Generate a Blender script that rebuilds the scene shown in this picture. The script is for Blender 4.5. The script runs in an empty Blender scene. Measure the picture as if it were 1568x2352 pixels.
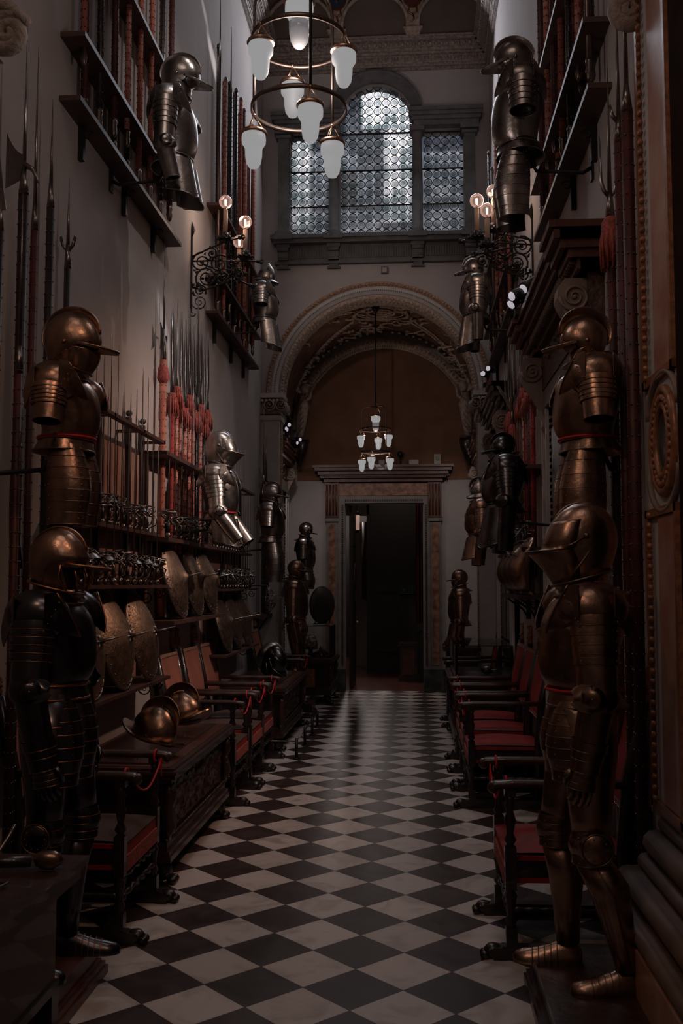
import bpy, math, random
from mathutils import Vector, Matrix, noise
random.seed(7)
PI = math.pi
S = bpy.context.scene
COL = S.collection
V3 = Vector

# ------------------------------------------------------------------ camera
H = 1.705; YAW = .0730; PIT = .0737; FPX = 2248.
cam = bpy.data.cameras.new('camera'); cam.sensor_fit = 'VERTICAL'; cam.sensor_height = 36
cam.lens = FPX / 2352 * 36; cam.clip_start = .05; cam.clip_end = 200
cam.dof.use_dof = True; cam.dof.focus_distance = 8.5; cam.dof.aperture_fstop = 7.1
co = bpy.data.objects.new('camera', cam); COL.objects.link(co)
co.location = (0, 0, H); co.rotation_euler = (PI/2 + PIT, 0, YAW); S.camera = co
S.view_settings.view_transform = 'Standard'; S.view_settings.look = 'None'
S.view_settings.exposure = 0; S.view_settings.gamma = 1; S.view_settings.use_curve_mapping = False

def U(px, py, X=None, Y=None, Z=None):
    """the point of the place seen at a photo pixel, on the plane X=, Y= or Z="""
    u = (px-784)/FPX; v = -(py-1176)/FPX
    y1 = math.cos(PIT)-math.sin(PIT)*v; z = math.sin(PIT)+math.cos(PIT)*v
    x = math.cos(YAW)*u-math.sin(YAW)*y1; y = math.sin(YAW)*u+math.cos(YAW)*y1
    t = X/x if X is not None else Y/y if Y is not None else (Z-H)/z
    return V3((t*x, t*y, H+t*z))

# ------------------------------------------------------------------ world + lights
W = bpy.data.worlds.new('sky'); S.world = W; W.use_nodes = True
nt = W.node_tree; bg = nt.nodes['Background']
bg.inputs[0].default_value = (.14, .18, .27, 1); bg.inputs[1].default_value = 1.0

def light(kind, name, loc, power, color, size=.1, target=None, spot=60, blend=.6, size_y=None):
    l = bpy.data.lights.new(name, kind); l.energy = power; l.color = color
    if kind == 'AREA':
        l.size = size
        if size_y: l.shape = 'RECTANGLE'; l.size_y = size_y
    else: l.shadow_soft_size = size
    if kind == 'SPOT': l.spot_size = math.radians(spot); l.spot_blend = blend
    o = bpy.data.objects.new(name, l); o.location = loc; COL.objects.link(o)
    if target is not None:
        o.rotation_euler = (V3(target)-V3(loc)).to_track_quat('-Z', 'Y').to_euler()
    return o
WARM = (1, .62, .42); NEUT = (1, .86, .80); COOL = (.86, .9, 1)
# daylight entering by the high window over the arch
light('AREA', 'window_daylight', (-.47, 12.45, 8.5), 60, COOL, 2.6, (-.47, 0, 2.2), size_y=2.2)
# unseen area fill, added high overhead to lift the ambient light
light('AREA', 'rear_high_fill', (-.5, 1.0, 9.3), 32, (1, .78, .68), 2.2, (-.5, 8.5, 5.0), size_y=2.0)
# museum spots of the hall, with added fill lamps among them
light('SPOT', 'spot_near_left', (.7, 1.2, 5.2), 66, (1, .56, .36), .12, (-1.8, 5.2, 1.2), 52, .8)
light('SPOT', 'spot_racks', (.70, 7.35, 3.95), 95, (1, .60, .42), .06, (-2.0, 7.2, 1.6), 85, .9)
light('POINT', 'rear_warm_fill', (-.5, .6, 4.0), 10, (1, .74, .6), .15)  # added warm fill for the near walls, no chandelier hangs here
light('SPOT', 'spot_near_right', (-1.6, 1.0, 5.2), 52, WARM, .12, (.8, 4.6, 1.2), 70, .8)
light('SPOT', 'spot_door_lintel', (.72, 7.3, 3.95), 110, NEUT, .05, (-2.0, 8.6, 2.4), 80, .8)
light('SPOT', 'spot_mid_left', (-1.7, 7.0, 5.9), 9, WARM, .05, (.9, 9.2, 1.6), 70, .8)
light('SPOT', 'spot_upper_left', (.9, 5.9, 8.6), 160, NEUT, .05, (-2.0, 8.3, 4.2), 45, .5)
light('SPOT', 'spot_floor', (-.5, 6.4, 8.8), 125, NEUT, .15, (-.5, 8.5, 0), 60, 1)
light('SPOT', 'spot_alcove_left', (-1.7, 13.9, 4.05), 34, NEUT, .05, (-1.0, 15.9, 1.4), 90, .8)
light('SPOT', 'spot_alcove_right', (.75, 14.0, 4.05), 28, NEUT, .05, (.2, 15.9, 1.8), 90, .8)
light('SPOT', 'spot_arch', (-1.2, 9.6, 5.6), 60, (1, .8, .7), .05, (-.45, 13.6, 5.4), 50, 1)

light('SPOT', 'cornice_fill', (-.5, 9.8, 6.2), 40, NEUT, .1, (-.5, 13.1, 9.2), 55, 1)  # free-hanging spot added to brighten the end cornice, no fixture
light('SPOT', 'alcove_fill', (-.9, 14.9, 3.9), 10, (1, .7, .52), .1, (-.3, 14.4, 5.8), 110, 1)  # added lamp without a fixture, brings out the vault stucco
# thin shafts of daylight made by narrow spots set high overhead, grazing the left wall
for i, (px, py, e, c, sx) in enumerate(((303, 640, 2600, 1.6, .6), (378, 770, 3800, 2.0, .6), (352, 900, 1000, 1.2, .6), (492, 150, 9000, 1.9, .0), (470, 30, 3000, 1.2, .0))):
    p = U(px, py, X=-2.06)
    light('SPOT', 'sun_shaft', (sx, 2.6, 9.9), e, (.95, .97, 1), .01, (-2.06, p.y, p.z), c, 1)
# ------------------------------------------------------------------ materials
MATS = {}
def mat(name, col, rough=.6, metal=0., noise_amt=.0, noise_scale=8., bump=0., bump_scale=30., col2=None, spec=.5, emit=None, estr=1., alpha=None, trans=0., detail=4, coat=0., lo=.35, hi=.65):
    if name in MATS: return MATS[name]
    m = bpy.data.materials.new(name); m.use_nodes = True; n = m.node_tree; N = n.nodes; Lk = n.links
    b = N['Principled BSDF']
    b.inputs['Base Color'].default_value = (*col, 1); b.inputs['Roughness'].default_value = rough
    b.inputs['Metallic'].default_value = metal; b.inputs['Specular IOR Level'].default_value = spec
    b.inputs['Coat Weight'].default_value = coat
    if trans: b.inputs['Transmission Weight'].default_value = trans
    if alpha is not None: b.inputs['Alpha'].default_value = alpha
    if emit:
        b.inputs['Emission Color'].default_value = (*emit, 1); b.inputs['Emission Strength'].default_value = estr
    tc = N.new('ShaderNodeTexCoord')
    if col2 is not None or noise_amt:
        t = N.new('ShaderNodeTexNoise'); t.inputs['Scale'].default_value = noise_scale; t.inputs['Detail'].default_value = detail
        Lk.new(tc.outputs['Object'], t.inputs['Vector'])
        r = N.new('ShaderNodeValToRGB'); r.color_ramp.elements[0].position = lo; r.color_ramp.elements[1].position = hi
        c2 = col2 if col2 is not None else tuple(c*(1-noise_amt) for c in col)
        r.color_ramp.elements[0].color = (*c2, 1); r.color_ramp.elements[1].color = (*col, 1)
        Lk.new(t.outputs['Fac'], r.inputs['Fac']); Lk.new(r.outputs['Color'], b.inputs['Base Color'])
    if metal > .5:
        t = N.new('ShaderNodeTexNoise'); t.inputs['Scale'].default_value = 14; t.inputs['Detail'].default_value = 6
        Lk.new(tc.outputs['Object'], t.inputs['Vector'])
        mr = N.new('ShaderNodeMapRange'); mr.inputs['To Min'].default_value = rough*.7; mr.inputs['To Max'].default_value = rough*1.35
        Lk.new(t.outputs['Fac'], mr.inputs['Value']); Lk.new(mr.outputs['Result'], b.inputs['Roughness'])
    if bump:
        t = N.new('ShaderNodeTexNoise'); t.inputs['Scale'].default_value = bump_scale; t.inputs['Detail'].default_value = 5
        Lk.new(tc.outputs['Object'], t.inputs['Vector'])
        bp = N.new('ShaderNodeBump'); bp.inputs['Strength'].default_value = bump; bp.inputs['Distance'].default_value = .02
        Lk.new(t.outputs['Fac'], bp.inputs['Height']); Lk.new(bp.outputs['Normal'], b.inputs['Normal'])
    MATS[name] = m; return m

PLASTER = mat('plaster', (.40, .345, .325), .9, noise_amt=.10, noise_scale=2.2, bump=.12, bump_scale=14)
PLASTER_ARCH = mat('plaster_grey', (.40, .37, .365), .9, noise_amt=.10, noise_scale=2.6, bump=.12, bump_scale=14)
ALCOVE = mat('alcove_plaster', (.36, .33, .32), .9, noise_amt=.12, noise_scale=2)
OCHRE = mat('lunette_paint', (.20, .10, .06), .9, noise_amt=.25, noise_scale=3)
STUCCO_V = mat('stucco_relief', (.55, .42, .34), .6, noise_amt=.5, noise_scale=30, bump=.5, bump_scale=60)
VAULT = mat('vault_paint', (.16, .085, .06), .85, col2=(.09, .04, .028), noise_scale=7, bump=.5, bump_scale=22)
STUCCO = mat('stucco', (.46, .36, .30), .7, noise_amt=.35, noise_scale=18, bump=.6, bump_scale=60)
STUCCO_GILT = mat('stucco_gilt', (.50, .30, .20), .5, noise_amt=.55, noise_scale=40, bump=.8, bump_scale=70)
WHITE_STONE = mat('white_stone', (.50, .47, .46), .7, noise_amt=.12, noise_scale=10)
SERENA = mat('pietra_serena', (.135, .13, .13), .75, noise_amt=.3, noise_scale=9, bump=.25, bump_scale=30)
COVE = mat('cove_paint', (.15, .115, .10), .9, noise_amt=.2, noise_scale=3)
CORNICE = mat('cornice_gilt', (.34, .28, .25), .5, noise_amt=.5, noise_scale=30, bump=.2, bump_scale=50)
WOOD = mat('dark_walnut', (.050, .022, .015), .38, noise_amt=.5, noise_scale=12, coat=.25, bump=.15, bump_scale=24)
WOODR = mat('red_walnut', (.105, .034, .021), .4, noise_amt=.45, noise_scale=10, coat=.2)
WOODB = mat('black_wood', (.022, .012, .010), .35, noise_amt=.4, noise_scale=10, coat=.3)
SHELFW = mat('shelf_wood', (.075, .032, .023), .5, noise_amt=.4, noise_scale=8)
PANELW = mat('rack_board', (.34, .165, .115), .7, noise_amt=.35, noise_scale=6)
STEEL = mat('steel', (.46, .43, .41), .30, 1, noise_amt=.35, noise_scale=9, bump=.08, bump_scale=40)
STEELD = mat('dark_steel', (.30, .26, .24), .30, 1, noise_amt=.45, noise_scale=8, bump=.08, bump_scale=40)
STEELB = mat('browned_steel', (.38, .24, .175), .30, 1, noise_amt=.5, noise_scale=7, bump=.10, bump_scale=34)
BLACKED = mat('blackened_steel', (.10, .095, .10), .26, 1, noise_amt=.4, noise_scale=8)
SHIELDM = mat('shield_bronze_steel', (.42, .29, .215), .42, 1, noise_amt=.4, noise_scale=26, bump=.25, bump_scale=70)
BLADE = mat('blade_steel', (.17, .155, .15), .38, 1)
GILT = mat('gilt_trim', (.45, .20, .10), .35, 1, noise_amt=.4, noise_scale=20)
BRASS = mat('brass', (.55, .36, .26), .3, 1)
BRONZE = mat('brown_bronze', (.18, .135, .115), .4, 1)
IRON = mat('wrought_iron', (.020, .017, .017), .5, .3)
VELVET = mat('red_velvet', (.36, .030, .024), .75, noise_amt=.4, noise_scale=14)
VELVETD = mat('dark_red_velvet', (.085, .014, .012), .55, noise_amt=.5, noise_scale=14)
PINK = mat('faded_pink_velvet', (.52, .27, .22), .8, col2=(.34, .07, .05), noise_scale=26)
SALMON = mat('salmon_velvet', (.42, .13, .09), .8, noise_amt=.3, noise_scale=16)
TASSEL = mat('red_tassel', (.42, .095, .078), .9, noise_amt=.5, noise_scale=60)
CORD = mat('red_cord', (.45, .012, .016), .7)
LEATHER = mat('red_leather', (.36, .13, .09), .6, noise_amt=.25, noise_scale=5)
LEATHERR = mat('crimson_damask', (.30, .013, .010), .7, noise_amt=.3, noise_scale=9)
BUFF = mat('buff_trim', (.30, .15, .10), .7, noise_amt=.3)
BROWNCL = mat('brown_cloth', (.075, .040, .030), .85, noise_amt=.3)
GILTWOOD = mat('gilded_carving', (.38, .16, .08), .35, .1, noise_amt=.5, noise_scale=30)
GREENM = mat('green_black_marble', (.075, .082, .072), .25, noise_amt=.75, noise_scale=6, detail=8)
REDM = mat('red_breccia', (.30, .15, .10), .35, col2=(.10, .045, .030), noise_scale=11, detail=8)
GREYM = mat('grey_marble', (.17, .155, .145), .4, noise_amt=.3, noise_scale=8)
CREAM = mat('cream_stone', (.24, .17, .14), .6, noise_amt=.2)
PINKM = mat('pink_marble', (.36, .15, .10), .4, col2=(.42, .26, .20), noise_scale=7, detail=8)
DOORW = mat('carved_door_wood', (.075, .033, .022), .5, noise_amt=.5, noise_scale=14, bump=.6, bump_scale=26)
PARQUET = mat('parquet', (.16, .06, .045), .22, noise_amt=.4, noise_scale=6, coat=.3)
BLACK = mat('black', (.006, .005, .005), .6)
OPAL = mat('opal_glass', (.03, .03, .03), .5, spec=.1, emit=(.30, .295, .30), estr=1.0)
OPALC = mat('opal_lower_glass', (.25, .25, .25), .08, emit=(.10, .095, .10), estr=1.0)
FILAM = mat('filament', (.8, .7, .6), .4, emit=(1, .78, .62), estr=3.0)
CANDLE = mat('candle_sleeve', (.36, .24, .18), .7, emit=(.08, .04, .025), estr=.25)
SCREEN = mat('spot_lens', (.5, .5, .5), .3, emit=(.40, .37, .42), estr=1.0)
LEDG = mat('green_led', (.1, .5, .2), .3, emit=(.05, .5, .2), estr=1.5)
PAPER = mat('paper', (.42, .40, .39), .8)
PRINT = mat('print', (.08, .08, .08), .8)
SIGNG = mat('sign_green', (.02, .16, .07), .6)
SIGNW = mat('sign_white', (.5, .5, .5), .6)
PLAST = mat('white_plastic', (.33, .30, .28), .5)
EMBR = mat('embroidered_cloth', (.42, .30, .22), .8, col2=(.10, .06, .04), noise_scale=28, lo=.47, hi=.52)
SILVER = mat('bright_screen', (.5, .5, .5), .4)
def glass_mat(name, tint, mixf, rough=.02):
    m = bpy.data.materials.new(name); m.use_nodes = True; n = m.node_tree; N = n.nodes; L = n.links
    N.remove(N['Principled BSDF']); out = N['Material Output']
    t = N.new('ShaderNodeBsdfTransparent'); t.inputs[0].default_value = (*tint, 1)
    g = N.new('ShaderNodeBsdfGlossy'); g.inputs['Roughness'].default_value = rough
    f = N.new('ShaderNodeFresnel'); f.inputs[0].default_value = 1.45
    mu = N.new('ShaderNodeMath'); mu.operation = 'MULTIPLY'; mu.inputs[1].default_value = mixf; L.new(f.outputs[0], mu.inputs[0])
    x = N.new('ShaderNodeMixShader'); L.new(mu.outputs[0], x.inputs[0]); L.new(t.outputs[0], x.inputs[1]); L.new(g.outputs[0], x.inputs[2])
    L.new(x.outputs[0], out.inputs[0]); return m
CLEAR = glass_mat('clear_glass', (.93, .93, .93), 1.)
BULBG = glass_mat('bulb_glass', (.95, .88, .84), 2.)
def bulb_mat():
    m = glass_mat('glowing_bulb_glass', (.92, .82, .77), 2.)
    n = m.node_tree; N = n.nodes; out = N['Material Output']; last = out.inputs[0].links[0].from_socket
    e = N.new('ShaderNodeEmission'); e.inputs[0].default_value = (1, .62, .5, 1); e.inputs[1].default_value = .11
    a = N.new('ShaderNodeAddShader'); n.links.new(last, a.inputs[0]); n.links.new(e.outputs[0], a.inputs[1]); n.links.new(a.outputs[0], out.inputs[0])
    return m
GLOWB = bulb_mat()
def pane_mat():
    m = bpy.data.materials.new('roundel_glass'); m.use_nodes = True; n = m.node_tree; N = n.nodes; L = n.links
    N.remove(N['Principled BSDF']); out = N['Material Output']
    tc = N.new('ShaderNodeTexCoord'); no = N.new('ShaderNodeTexNoise'); no.inputs['Scale'].default_value = 5; no.inputs['Detail'].default_value = 3
    L.new(tc.outputs['Object'], no.inputs['Vector'])
    r = N.new('ShaderNodeValToRGB'); r.color_ramp.elements[0].position = .35; r.color_ramp.elements[1].position = .65
    r.color_ramp.elements[0].color = (.40, .44, .45, 1); r.color_ramp.elements[1].color = (.70, .70, .71, 1); L.new(no.outputs['Fac'], r.inputs[0])
    t = N.new('ShaderNodeBsdfTransparent'); L.new(r.outputs[0], t.inputs[0])
    t2 = N.new('ShaderNodeBsdfTranslucent'); t2.inputs[0].default_value = (.8, .82, .86, 1)
    g = N.new('ShaderNodeBsdfGlossy'); g.inputs['Roughness'].default_value = .15
    x = N.new('ShaderNodeMixShader'); x.inputs[0].default_value = .15; L.new(t.outputs[0], x.inputs[1]); L.new(t2.outputs[0], x.inputs[2])
    y = N.new('ShaderNodeMixShader'); y.inputs[0].default_value = .06; L.new(x.outputs[0], y.inputs[1]); L.new(g.outputs[0], y.inputs[2])
    L.new(y.outputs[0], out.inputs[0]); return m
PANE = pane_mat()
def floor_mat():
    m = bpy.data.materials.new('checkered_marble'); m.use_nodes = True; n = m.node_tree; N = n.nodes; L = n.links
    b = N['Principled BSDF']; geo = N.new('ShaderNodeNewGeometry'); D = .3*2**.5
    def dot(vx, vy, off):
        d = N.new('ShaderNodeVectorMath'); d.operation = 'DOT_PRODUCT'; d.inputs[1].default_value = (vx, vy, 0); L.new(geo.outputs['Position'], d.inputs[0])
        a = N.new('ShaderNodeMath'); a.operation = 'ADD'; a.inputs[1].default_value = off; L.new(d.outputs['Value'], a.inputs[0]); return a
    x0, y0 = -1.1123, 4.0523
    u = dot(1/D, 1/D, -(x0+y0)/D+100); v = dot(-1/D, 1/D, (x0-y0)/D+100)
    def M(op, a, bb=None, k=None):
        q = N.new('ShaderNodeMath'); q.operation = op; L.new(a, q.inputs[0])
        if bb is not None: L.new(bb, q.inputs[1])
        if k is not None: q.inputs[1].default_value = k
        return q.outputs[0]
    fu = M('FLOOR', u.outputs[0]); fv = M('FLOOR', v.outputs[0]); par = M('MODULO', M('ADD', fu, fv), k=2.)
    cell = N.new('ShaderNodeCombineXYZ'); L.new(fu, cell.inputs[0]); L.new(fv, cell.inputs[1])
    wn = N.new('ShaderNodeTexWhiteNoise'); L.new(cell.outputs[0], wn.inputs['Vector'])
    no = N.new('ShaderNodeTexNoise'); no.inputs['Scale'].default_value = 5; no.inputs['Detail'].default_value = 9; no.inputs['Distortion'].default_value = 1.2
    L.new(geo.outputs['Position'], no.inputs['Vector'])
    rw = N.new('ShaderNodeValToRGB'); e = rw.color_ramp.elements; e[0].position = .30; e[0].color = (.36, .31, .29, 1); e[1].position = .52; e[1].color = (.56, .50, .475, 1)
    rb = N.new('ShaderNodeValToRGB'); e = rb.color_ramp.elements; e[0].position = .3; e[0].color = (.030, .017, .014, 1); e[1].position = .7; e[1].color = (.055, .033, .028, 1)
    L.new(no.outputs['Fac'], rw.inputs[0]); L.new(no.outputs['Fac'], rb.inputs[0])
    hv = N.new('ShaderNodeMapRange'); hv.inputs['To Min'].default_value = .86; hv.inputs['To Max'].default_value = 1.08; L.new(wn.outputs['Value'], hv.inputs['Value'])
    mx = N.new('ShaderNodeMix'); mx.data_type = 'RGBA'; L.new(par, mx.inputs[0]); L.new(rb.outputs[0], mx.inputs[6]); L.new(rw.outputs[0], mx.inputs[7])
    ml = N.new('ShaderNodeVectorMath'); ml.operation = 'SCALE'; L.new(mx.outputs[2], ml.inputs[0]); L.new(hv.outputs[0], ml.inputs['Scale'])
    # joints between the tiles
    def edge(fr):
        f = M('FRACT', fr); return M('MINIMUM', f, M('SUBTRACT', M('MULTIPLY', f, k=0.), f) if 0 else M('ABSOLUTE', M('SUBTRACT', f, k=1.)))
    dmin = M('MINIMUM', edge(u.outputs[0]), edge(v.outputs[0])); j = M('GREATER_THAN', dmin, k=.008)
    m2 = N.new('ShaderNodeMix'); m2.data_type = 'RGBA'; m2.inputs[6].default_value = (.03, .02, .018, 1); L.new(j, m2.inputs[0]); L.new(ml.outputs[0], m2.inputs[7])
    L.new(m2.outputs[2], b.inputs['Base Color'])
    rr = N.new('ShaderNodeMapRange'); rr.inputs['To Min'].default_value = .22; rr.inputs['To Max'].default_value = .5; L.new(no.outputs['Fac'], rr.inputs['Value']); L.new(rr.outputs[0], b.inputs['Roughness'])
    b.inputs['Specular IOR Level'].default_value = .4
    return m
FLOORM = floor_mat()
BSTONE = mat('brown_stone', (.16, .10, .075), .6, noise_amt=.3, noise_scale=6)

# ------------------------------------------------------------------ mesh builder
class MB:
    def __init__(s): s.v = []; s.f = []; s.m = []; s.mats = []; s.mi = 0; s.sm = []; s.X = None; s.smooth = True
    def mat(s, m):
        if m not in s.mats: s.mats.append(m)
        s.mi = s.mats.index(m); return s
    def add(s, vs, fs, smooth=None):
        b = len(s.v); X = s.X
        s.v += [tuple(X @ V3(p)) if X else tuple(p) for p in vs]
        sm = s.smooth if smooth is None else smooth
        for f in fs: s.f.append([b+i for i in f]); s.m.append(s.mi); s.sm.append(sm)
    def box(s, c, d, R=None, taper=1.):
        x, y, z = (k/2 for k in d); vs = []
        for sz in (-1, 1):
            t = taper if sz > 0 else 1
            for sx, sy in ((-1, -1), (1, -1), (1, 1), (-1, 1)):
                p = V3((sx*x*t, sy*y*t, sz*z))
                if R is not None: p = R @ p
                vs.append(p+V3(c))
        s.add(vs, [(3, 2, 1, 0), (4, 5, 6, 7), (0, 1, 5, 4), (1, 2, 6, 5), (2, 3, 7, 6), (3, 0, 4, 7)], False)
    def b2(s, a, b): s.box([(a[i]+b[i])/2 for i in range(3)], [abs(b[i]-a[i]) for i in range(3)])
    def loft(s, rings, cap0=True, cap1=True, closed=True, loop=False):
        n = len(rings[0]); vs = [p for r in rings for p in r]; fs = []
        k = len(rings)
        for i in range(k if loop else k-1):
            a = i*n; b = ((i+1) % k)*n
            for j in range(n if closed else n-1):
                j2 = (j+1) % n; fs.append((a+j, a+j2, b+j2, b+j))
        if not loop and closed:
            if cap0: fs.append(tuple(range(n-1, -1, -1)))
            if cap1: fs.append(tuple(range((k-1)*n, k*n)))
        s.add(vs, fs)
    def tube(s, pts, r, n=8, cap=True, loop=False, ref=None, flat=1.):
        pts = [V3(p) for p in pts]; k = len(pts); rings = []; prev = None
        for i, p in enumerate(pts):
            if loop: d = pts[(i+1) % k]-pts[i-1]
            else: d = pts[min(i+1, k-1)]-pts[max(i-1, 0)]
            if d.length < 1e-9: d = V3((0, 0, 1))
            d.normalize()
            if ref is not None: u = V3(ref)-d*V3(ref).dot(d)
            elif prev is None: u = d.orthogonal()
            else: u = prev-d*prev.dot(d)
            if u.length < 1e-6: u = d.orthogonal()
            u.normalize(); prev = u; w = d.cross(u)
            rr = r[i] if isinstance(r, (list, tuple)) else r
            a, b = rr if isinstance(rr, (list, tuple)) else (rr, rr*flat)
            rings.append([p+u*(a*math.cos(2*PI*j/n))+w*(b*math.sin(2*PI*j/n)) for j in range(n)])
        s.loft(rings, cap, cap, loop=loop)
    def lathe(s, prof, o=(0, 0, 0), ax=(0, 0, 1), n=16, cap=True, arc=None, sx=1., sy=1.):
        ax = V3(ax).normalized(); u = ax.orthogonal().normalized()
        if abs(ax.z) > .99: u = V3((1, 0, 0))
        w = ax.cross(u); o = V3(o); rings = []
        for r, h in prof:
            rings.append([o+ax*h+u*(r*sx*math.cos(2*PI*j/n))+w*(r*sy*math.sin(2*PI*j/n)) for j in range(n)])
        s.loft(rings, cap, cap)
    def ball(s, c, r, n=8, m=6, sc=(1, 1, 1), R=None):
        c = V3(c); rings = []
        for i in range(1, m):
            t = PI*i/m; ring = []
            for j in range(n):
                p = V3((r*math.sin(t)*math.cos(2*PI*j/n)*sc[0], r*math.sin(t)*math.sin(2*PI*j/n)*sc[1], -r*math.cos(t)*sc[2]))
                if R is not None: p = R @ p
                ring.append(c+p)
            rings.append(ring)
        s.loft(rings)
    def stud(s, c, r):
        c = V3(c); vs = [c+V3(d)*r for d in ((1, 0, 0), (-1, 0, 0), (0, 1, 0), (0, -1, 0), (0, 0, 1), (0, 0, -1))]
        s.add(vs, [(0, 2, 4), (2, 1, 4), (1, 3, 4), (3, 0, 4), (2, 0, 5), (1, 2, 5), (3, 1, 5), (0, 3, 5)])
    def prism(s, poly, d0, d1, axis='y'):
        """poly = list of 2D points, extruded along axis between d0 and d1"""
        def mk(p, d):
            a, b = p
            return {'y': (a, d, b), 'x': (d, a, b), 'z': (a, b, d)}[axis]
        n = len(poly); vs = [mk(p, d0) for p in poly]+[mk(p, d1) for p in poly]
        s.add(vs, [tuple(range(n-1, -1, -1)), tuple(range(n, 2*n))]+[(i, (i+1) % n, n+(i+1) % n, n+i) for i in range(n)], False)
    def scroll(s, c, r, turns, t, thick, axis='y', sgn=1, start=0., n=None):
        """a spiral ribbon (volute) of tube section"""
        n = n or int(14*turns); pts = []
        for i in range(n+1):
            q = i/n; a = start+sgn*2*PI*turns*q; rr = r*(1-q*.88)
            dx, dz = rr*math.cos(a), rr*math.sin(a)
            pts.append(V3(c)+(V3((dx, 0, dz)) if axis == 'y' else V3((0, dx, dz)) if axis == 'x' else V3((dx, dz, 0))))
        ref = {'y': (0, 1, 0), 'x': (1, 0, 0), 'z': (0, 0, 1)}[axis]
        s.tube(pts, [(thick, t*(1-.5*i/n)) for i in range(n+1)], 6, ref=ref)
    def build(s, name, m=None, parent=None, loc=None):
        me = bpy.data.meshes.new(name); me.from_pydata(s.v, [], s.f)
        mats = s.mats or [m]
        for q in mats: me.materials.append(q)
        me.polygons.foreach_set('material_index', s.m); me.polygons.foreach_set('use_smooth', s.sm)
        me.update(); me.validate()
        o = bpy.data.objects.new(name, me); COL.objects.link(o)
        if parent is not None: o.parent = parent
        if loc is not None: o.location = loc
        return o

def new(m=None, X=None):
    b = MB(); b.X = X
    if m is not None: b.mat(m)
    return b
def tag(o, label=None, cat=None, group=None, kind=None):
    if label: o['label'] = label
    if cat: o['category'] = cat
    if group: o['group'] = group
    if kind: o['kind'] = kind
    return o
def thing(name, label, cat, loc=(0, 0, 0), rotz=0., group=None):
    o = bpy.data.objects.new(name, None); COL.objects.link(o); o.location = loc; o.rotation_euler = (0, 0, rotz)
    o.empty_display_size = .1
    return tag(o, label, cat, group)
def struct(o): o['kind'] = 'structure'; return o
KIDS = {}
def copy_tree(o, parent=None):
    c = o.copy(); COL.objects.link(c)
    if parent is not None: c.parent = parent
    for ch in list(o.children): copy_tree(ch, c)
    return c
def relabel(o, label, loc=None, rotz=None, group=None):
    o['label'] = label
    if group: o['group'] = group
    if loc is not None: o.location = loc
    if rotz is not None: o.rotation_euler = (0, 0, rotz)
    return o
ORD = ['first', 'second', 'third', 'fourth', 'fifth', 'sixth', 'seventh', 'eighth', 'ninth', 'tenth', 'eleventh', 'twelfth', 'thirteenth', 'fourteenth', 'fifteenth', 'sixteenth']
def lerp(a, b, t): return a+(b-a)*t
def arc(cx, cz, r, a0, a1, n, y): return [V3((cx+r*math.cos(lerp(a0, a1, i/n)), y, cz+r*math.sin(lerp(a0, a1, i/n)))) for i in range(n+1)]
# ------------------------------------------------------------------ the hall
XL, XR, Y1, Y2, ZC, XC = -2.06, 1.08, 13.15, 15.88, 10.35, -.49
def slab(name, a, b, m):
    k = new(m); k.b2(a, b); return struct(k.build(name))
slab('floor', (XL-.2, -2.2, -.1), (XR+.2, Y2, 0), FLOORM)
slab('wall_left', (XL-.2, -2.2, 0), (XL, Y2+.2, ZC), PLASTER)
slab('wall_right', (XR, -2.2, 0), (XR+.2, Y2+.2, ZC), PLASTER)
slab('ceiling', (XL-.2, -2.2, ZC), (XR+.2, Y1+.25, ZC+.1), COVE)
slab('wall_rear', (XL, -2.2, 0), (XR, -2.0, ZC), PLASTER)
AR = 1.34; AZ = 4.30; ACX = -.465
def strip_wall(name, y0, y1, m, x0, x1, ztop, solid, n):
    k = new(m); dx = (x1-x0)/n; k.smooth = False
    for i in range(n):
        xa, xb = x0+dx*i, x0+dx*(i+1)
        for za, zb in solid((xa+xb)/2): k.b2((xa, y0, za), (xb, y1, zb))
    return struct(k.build(name))
WZ0, WZ1, WCX, WR, WCZ = 6.48, 7.98, -.48, .50, 8.16
def solid(x):
    s0 = 0.
    d = abs(x-ACX)
    if d < AR: s0 = AZ+math.sqrt(AR*AR-d*d)
    segs = []
    if -1.68 < x < -1.14 or .15 < x < .73: segs = [(s0, WZ0), (WZ1, ZC)]
    elif abs(x-WCX) < WR: segs = [(s0, WZ0), (WCZ+math.sqrt(max(WR**2-(x-WCX)**2, 0)), ZC)]
    else: segs = [(s0, ZC)]
    return segs
strip_wall('wall_arch', Y1, Y1+.25, PLASTER_ARCH, XL, XR, ZC, solid, 157)
DX0, DX1, DZ = -1.10, .17, 3.02
def solid2(x):
    return [(DZ, 6.4)] if DX0 < x < DX1 else [(0, 6.4)]
strip_wall('wall_far', Y2, Y2+.2, ALCOVE, XL, XR, 6.4, solid2, 157)
# painted dark lunette of the far wall and dado
k = new(OCHRE); pts = [(ACX+1.42*math.cos(a*PI/24), 4.2+1.42*math.sin(a*PI/24)) for a in range(25)]
pts += [(ACX-1.42, 3.4), (ACX+1.42, 3.4)]
k.prism(pts, Y2-.012, Y2-.001); struct(k.build('wall_far_lunette'))
# dado of green-black marble
for nm, a, b in (('baseboard_left', (XL, -2, 0), (XL+.03, Y1, .36)), ('baseboard_right', (XR-.03, -2, 0), (XR, Y1, .36)),
                 ('baseboard_far_left', (XL, Y2-.05, 0), (DX0-.02, Y2, .35)), ('baseboard_far_right', (DX1+.02, Y2-.05, 0), (XR, Y2, .35))):
    slab(nm, a, b, GREENM)

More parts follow.
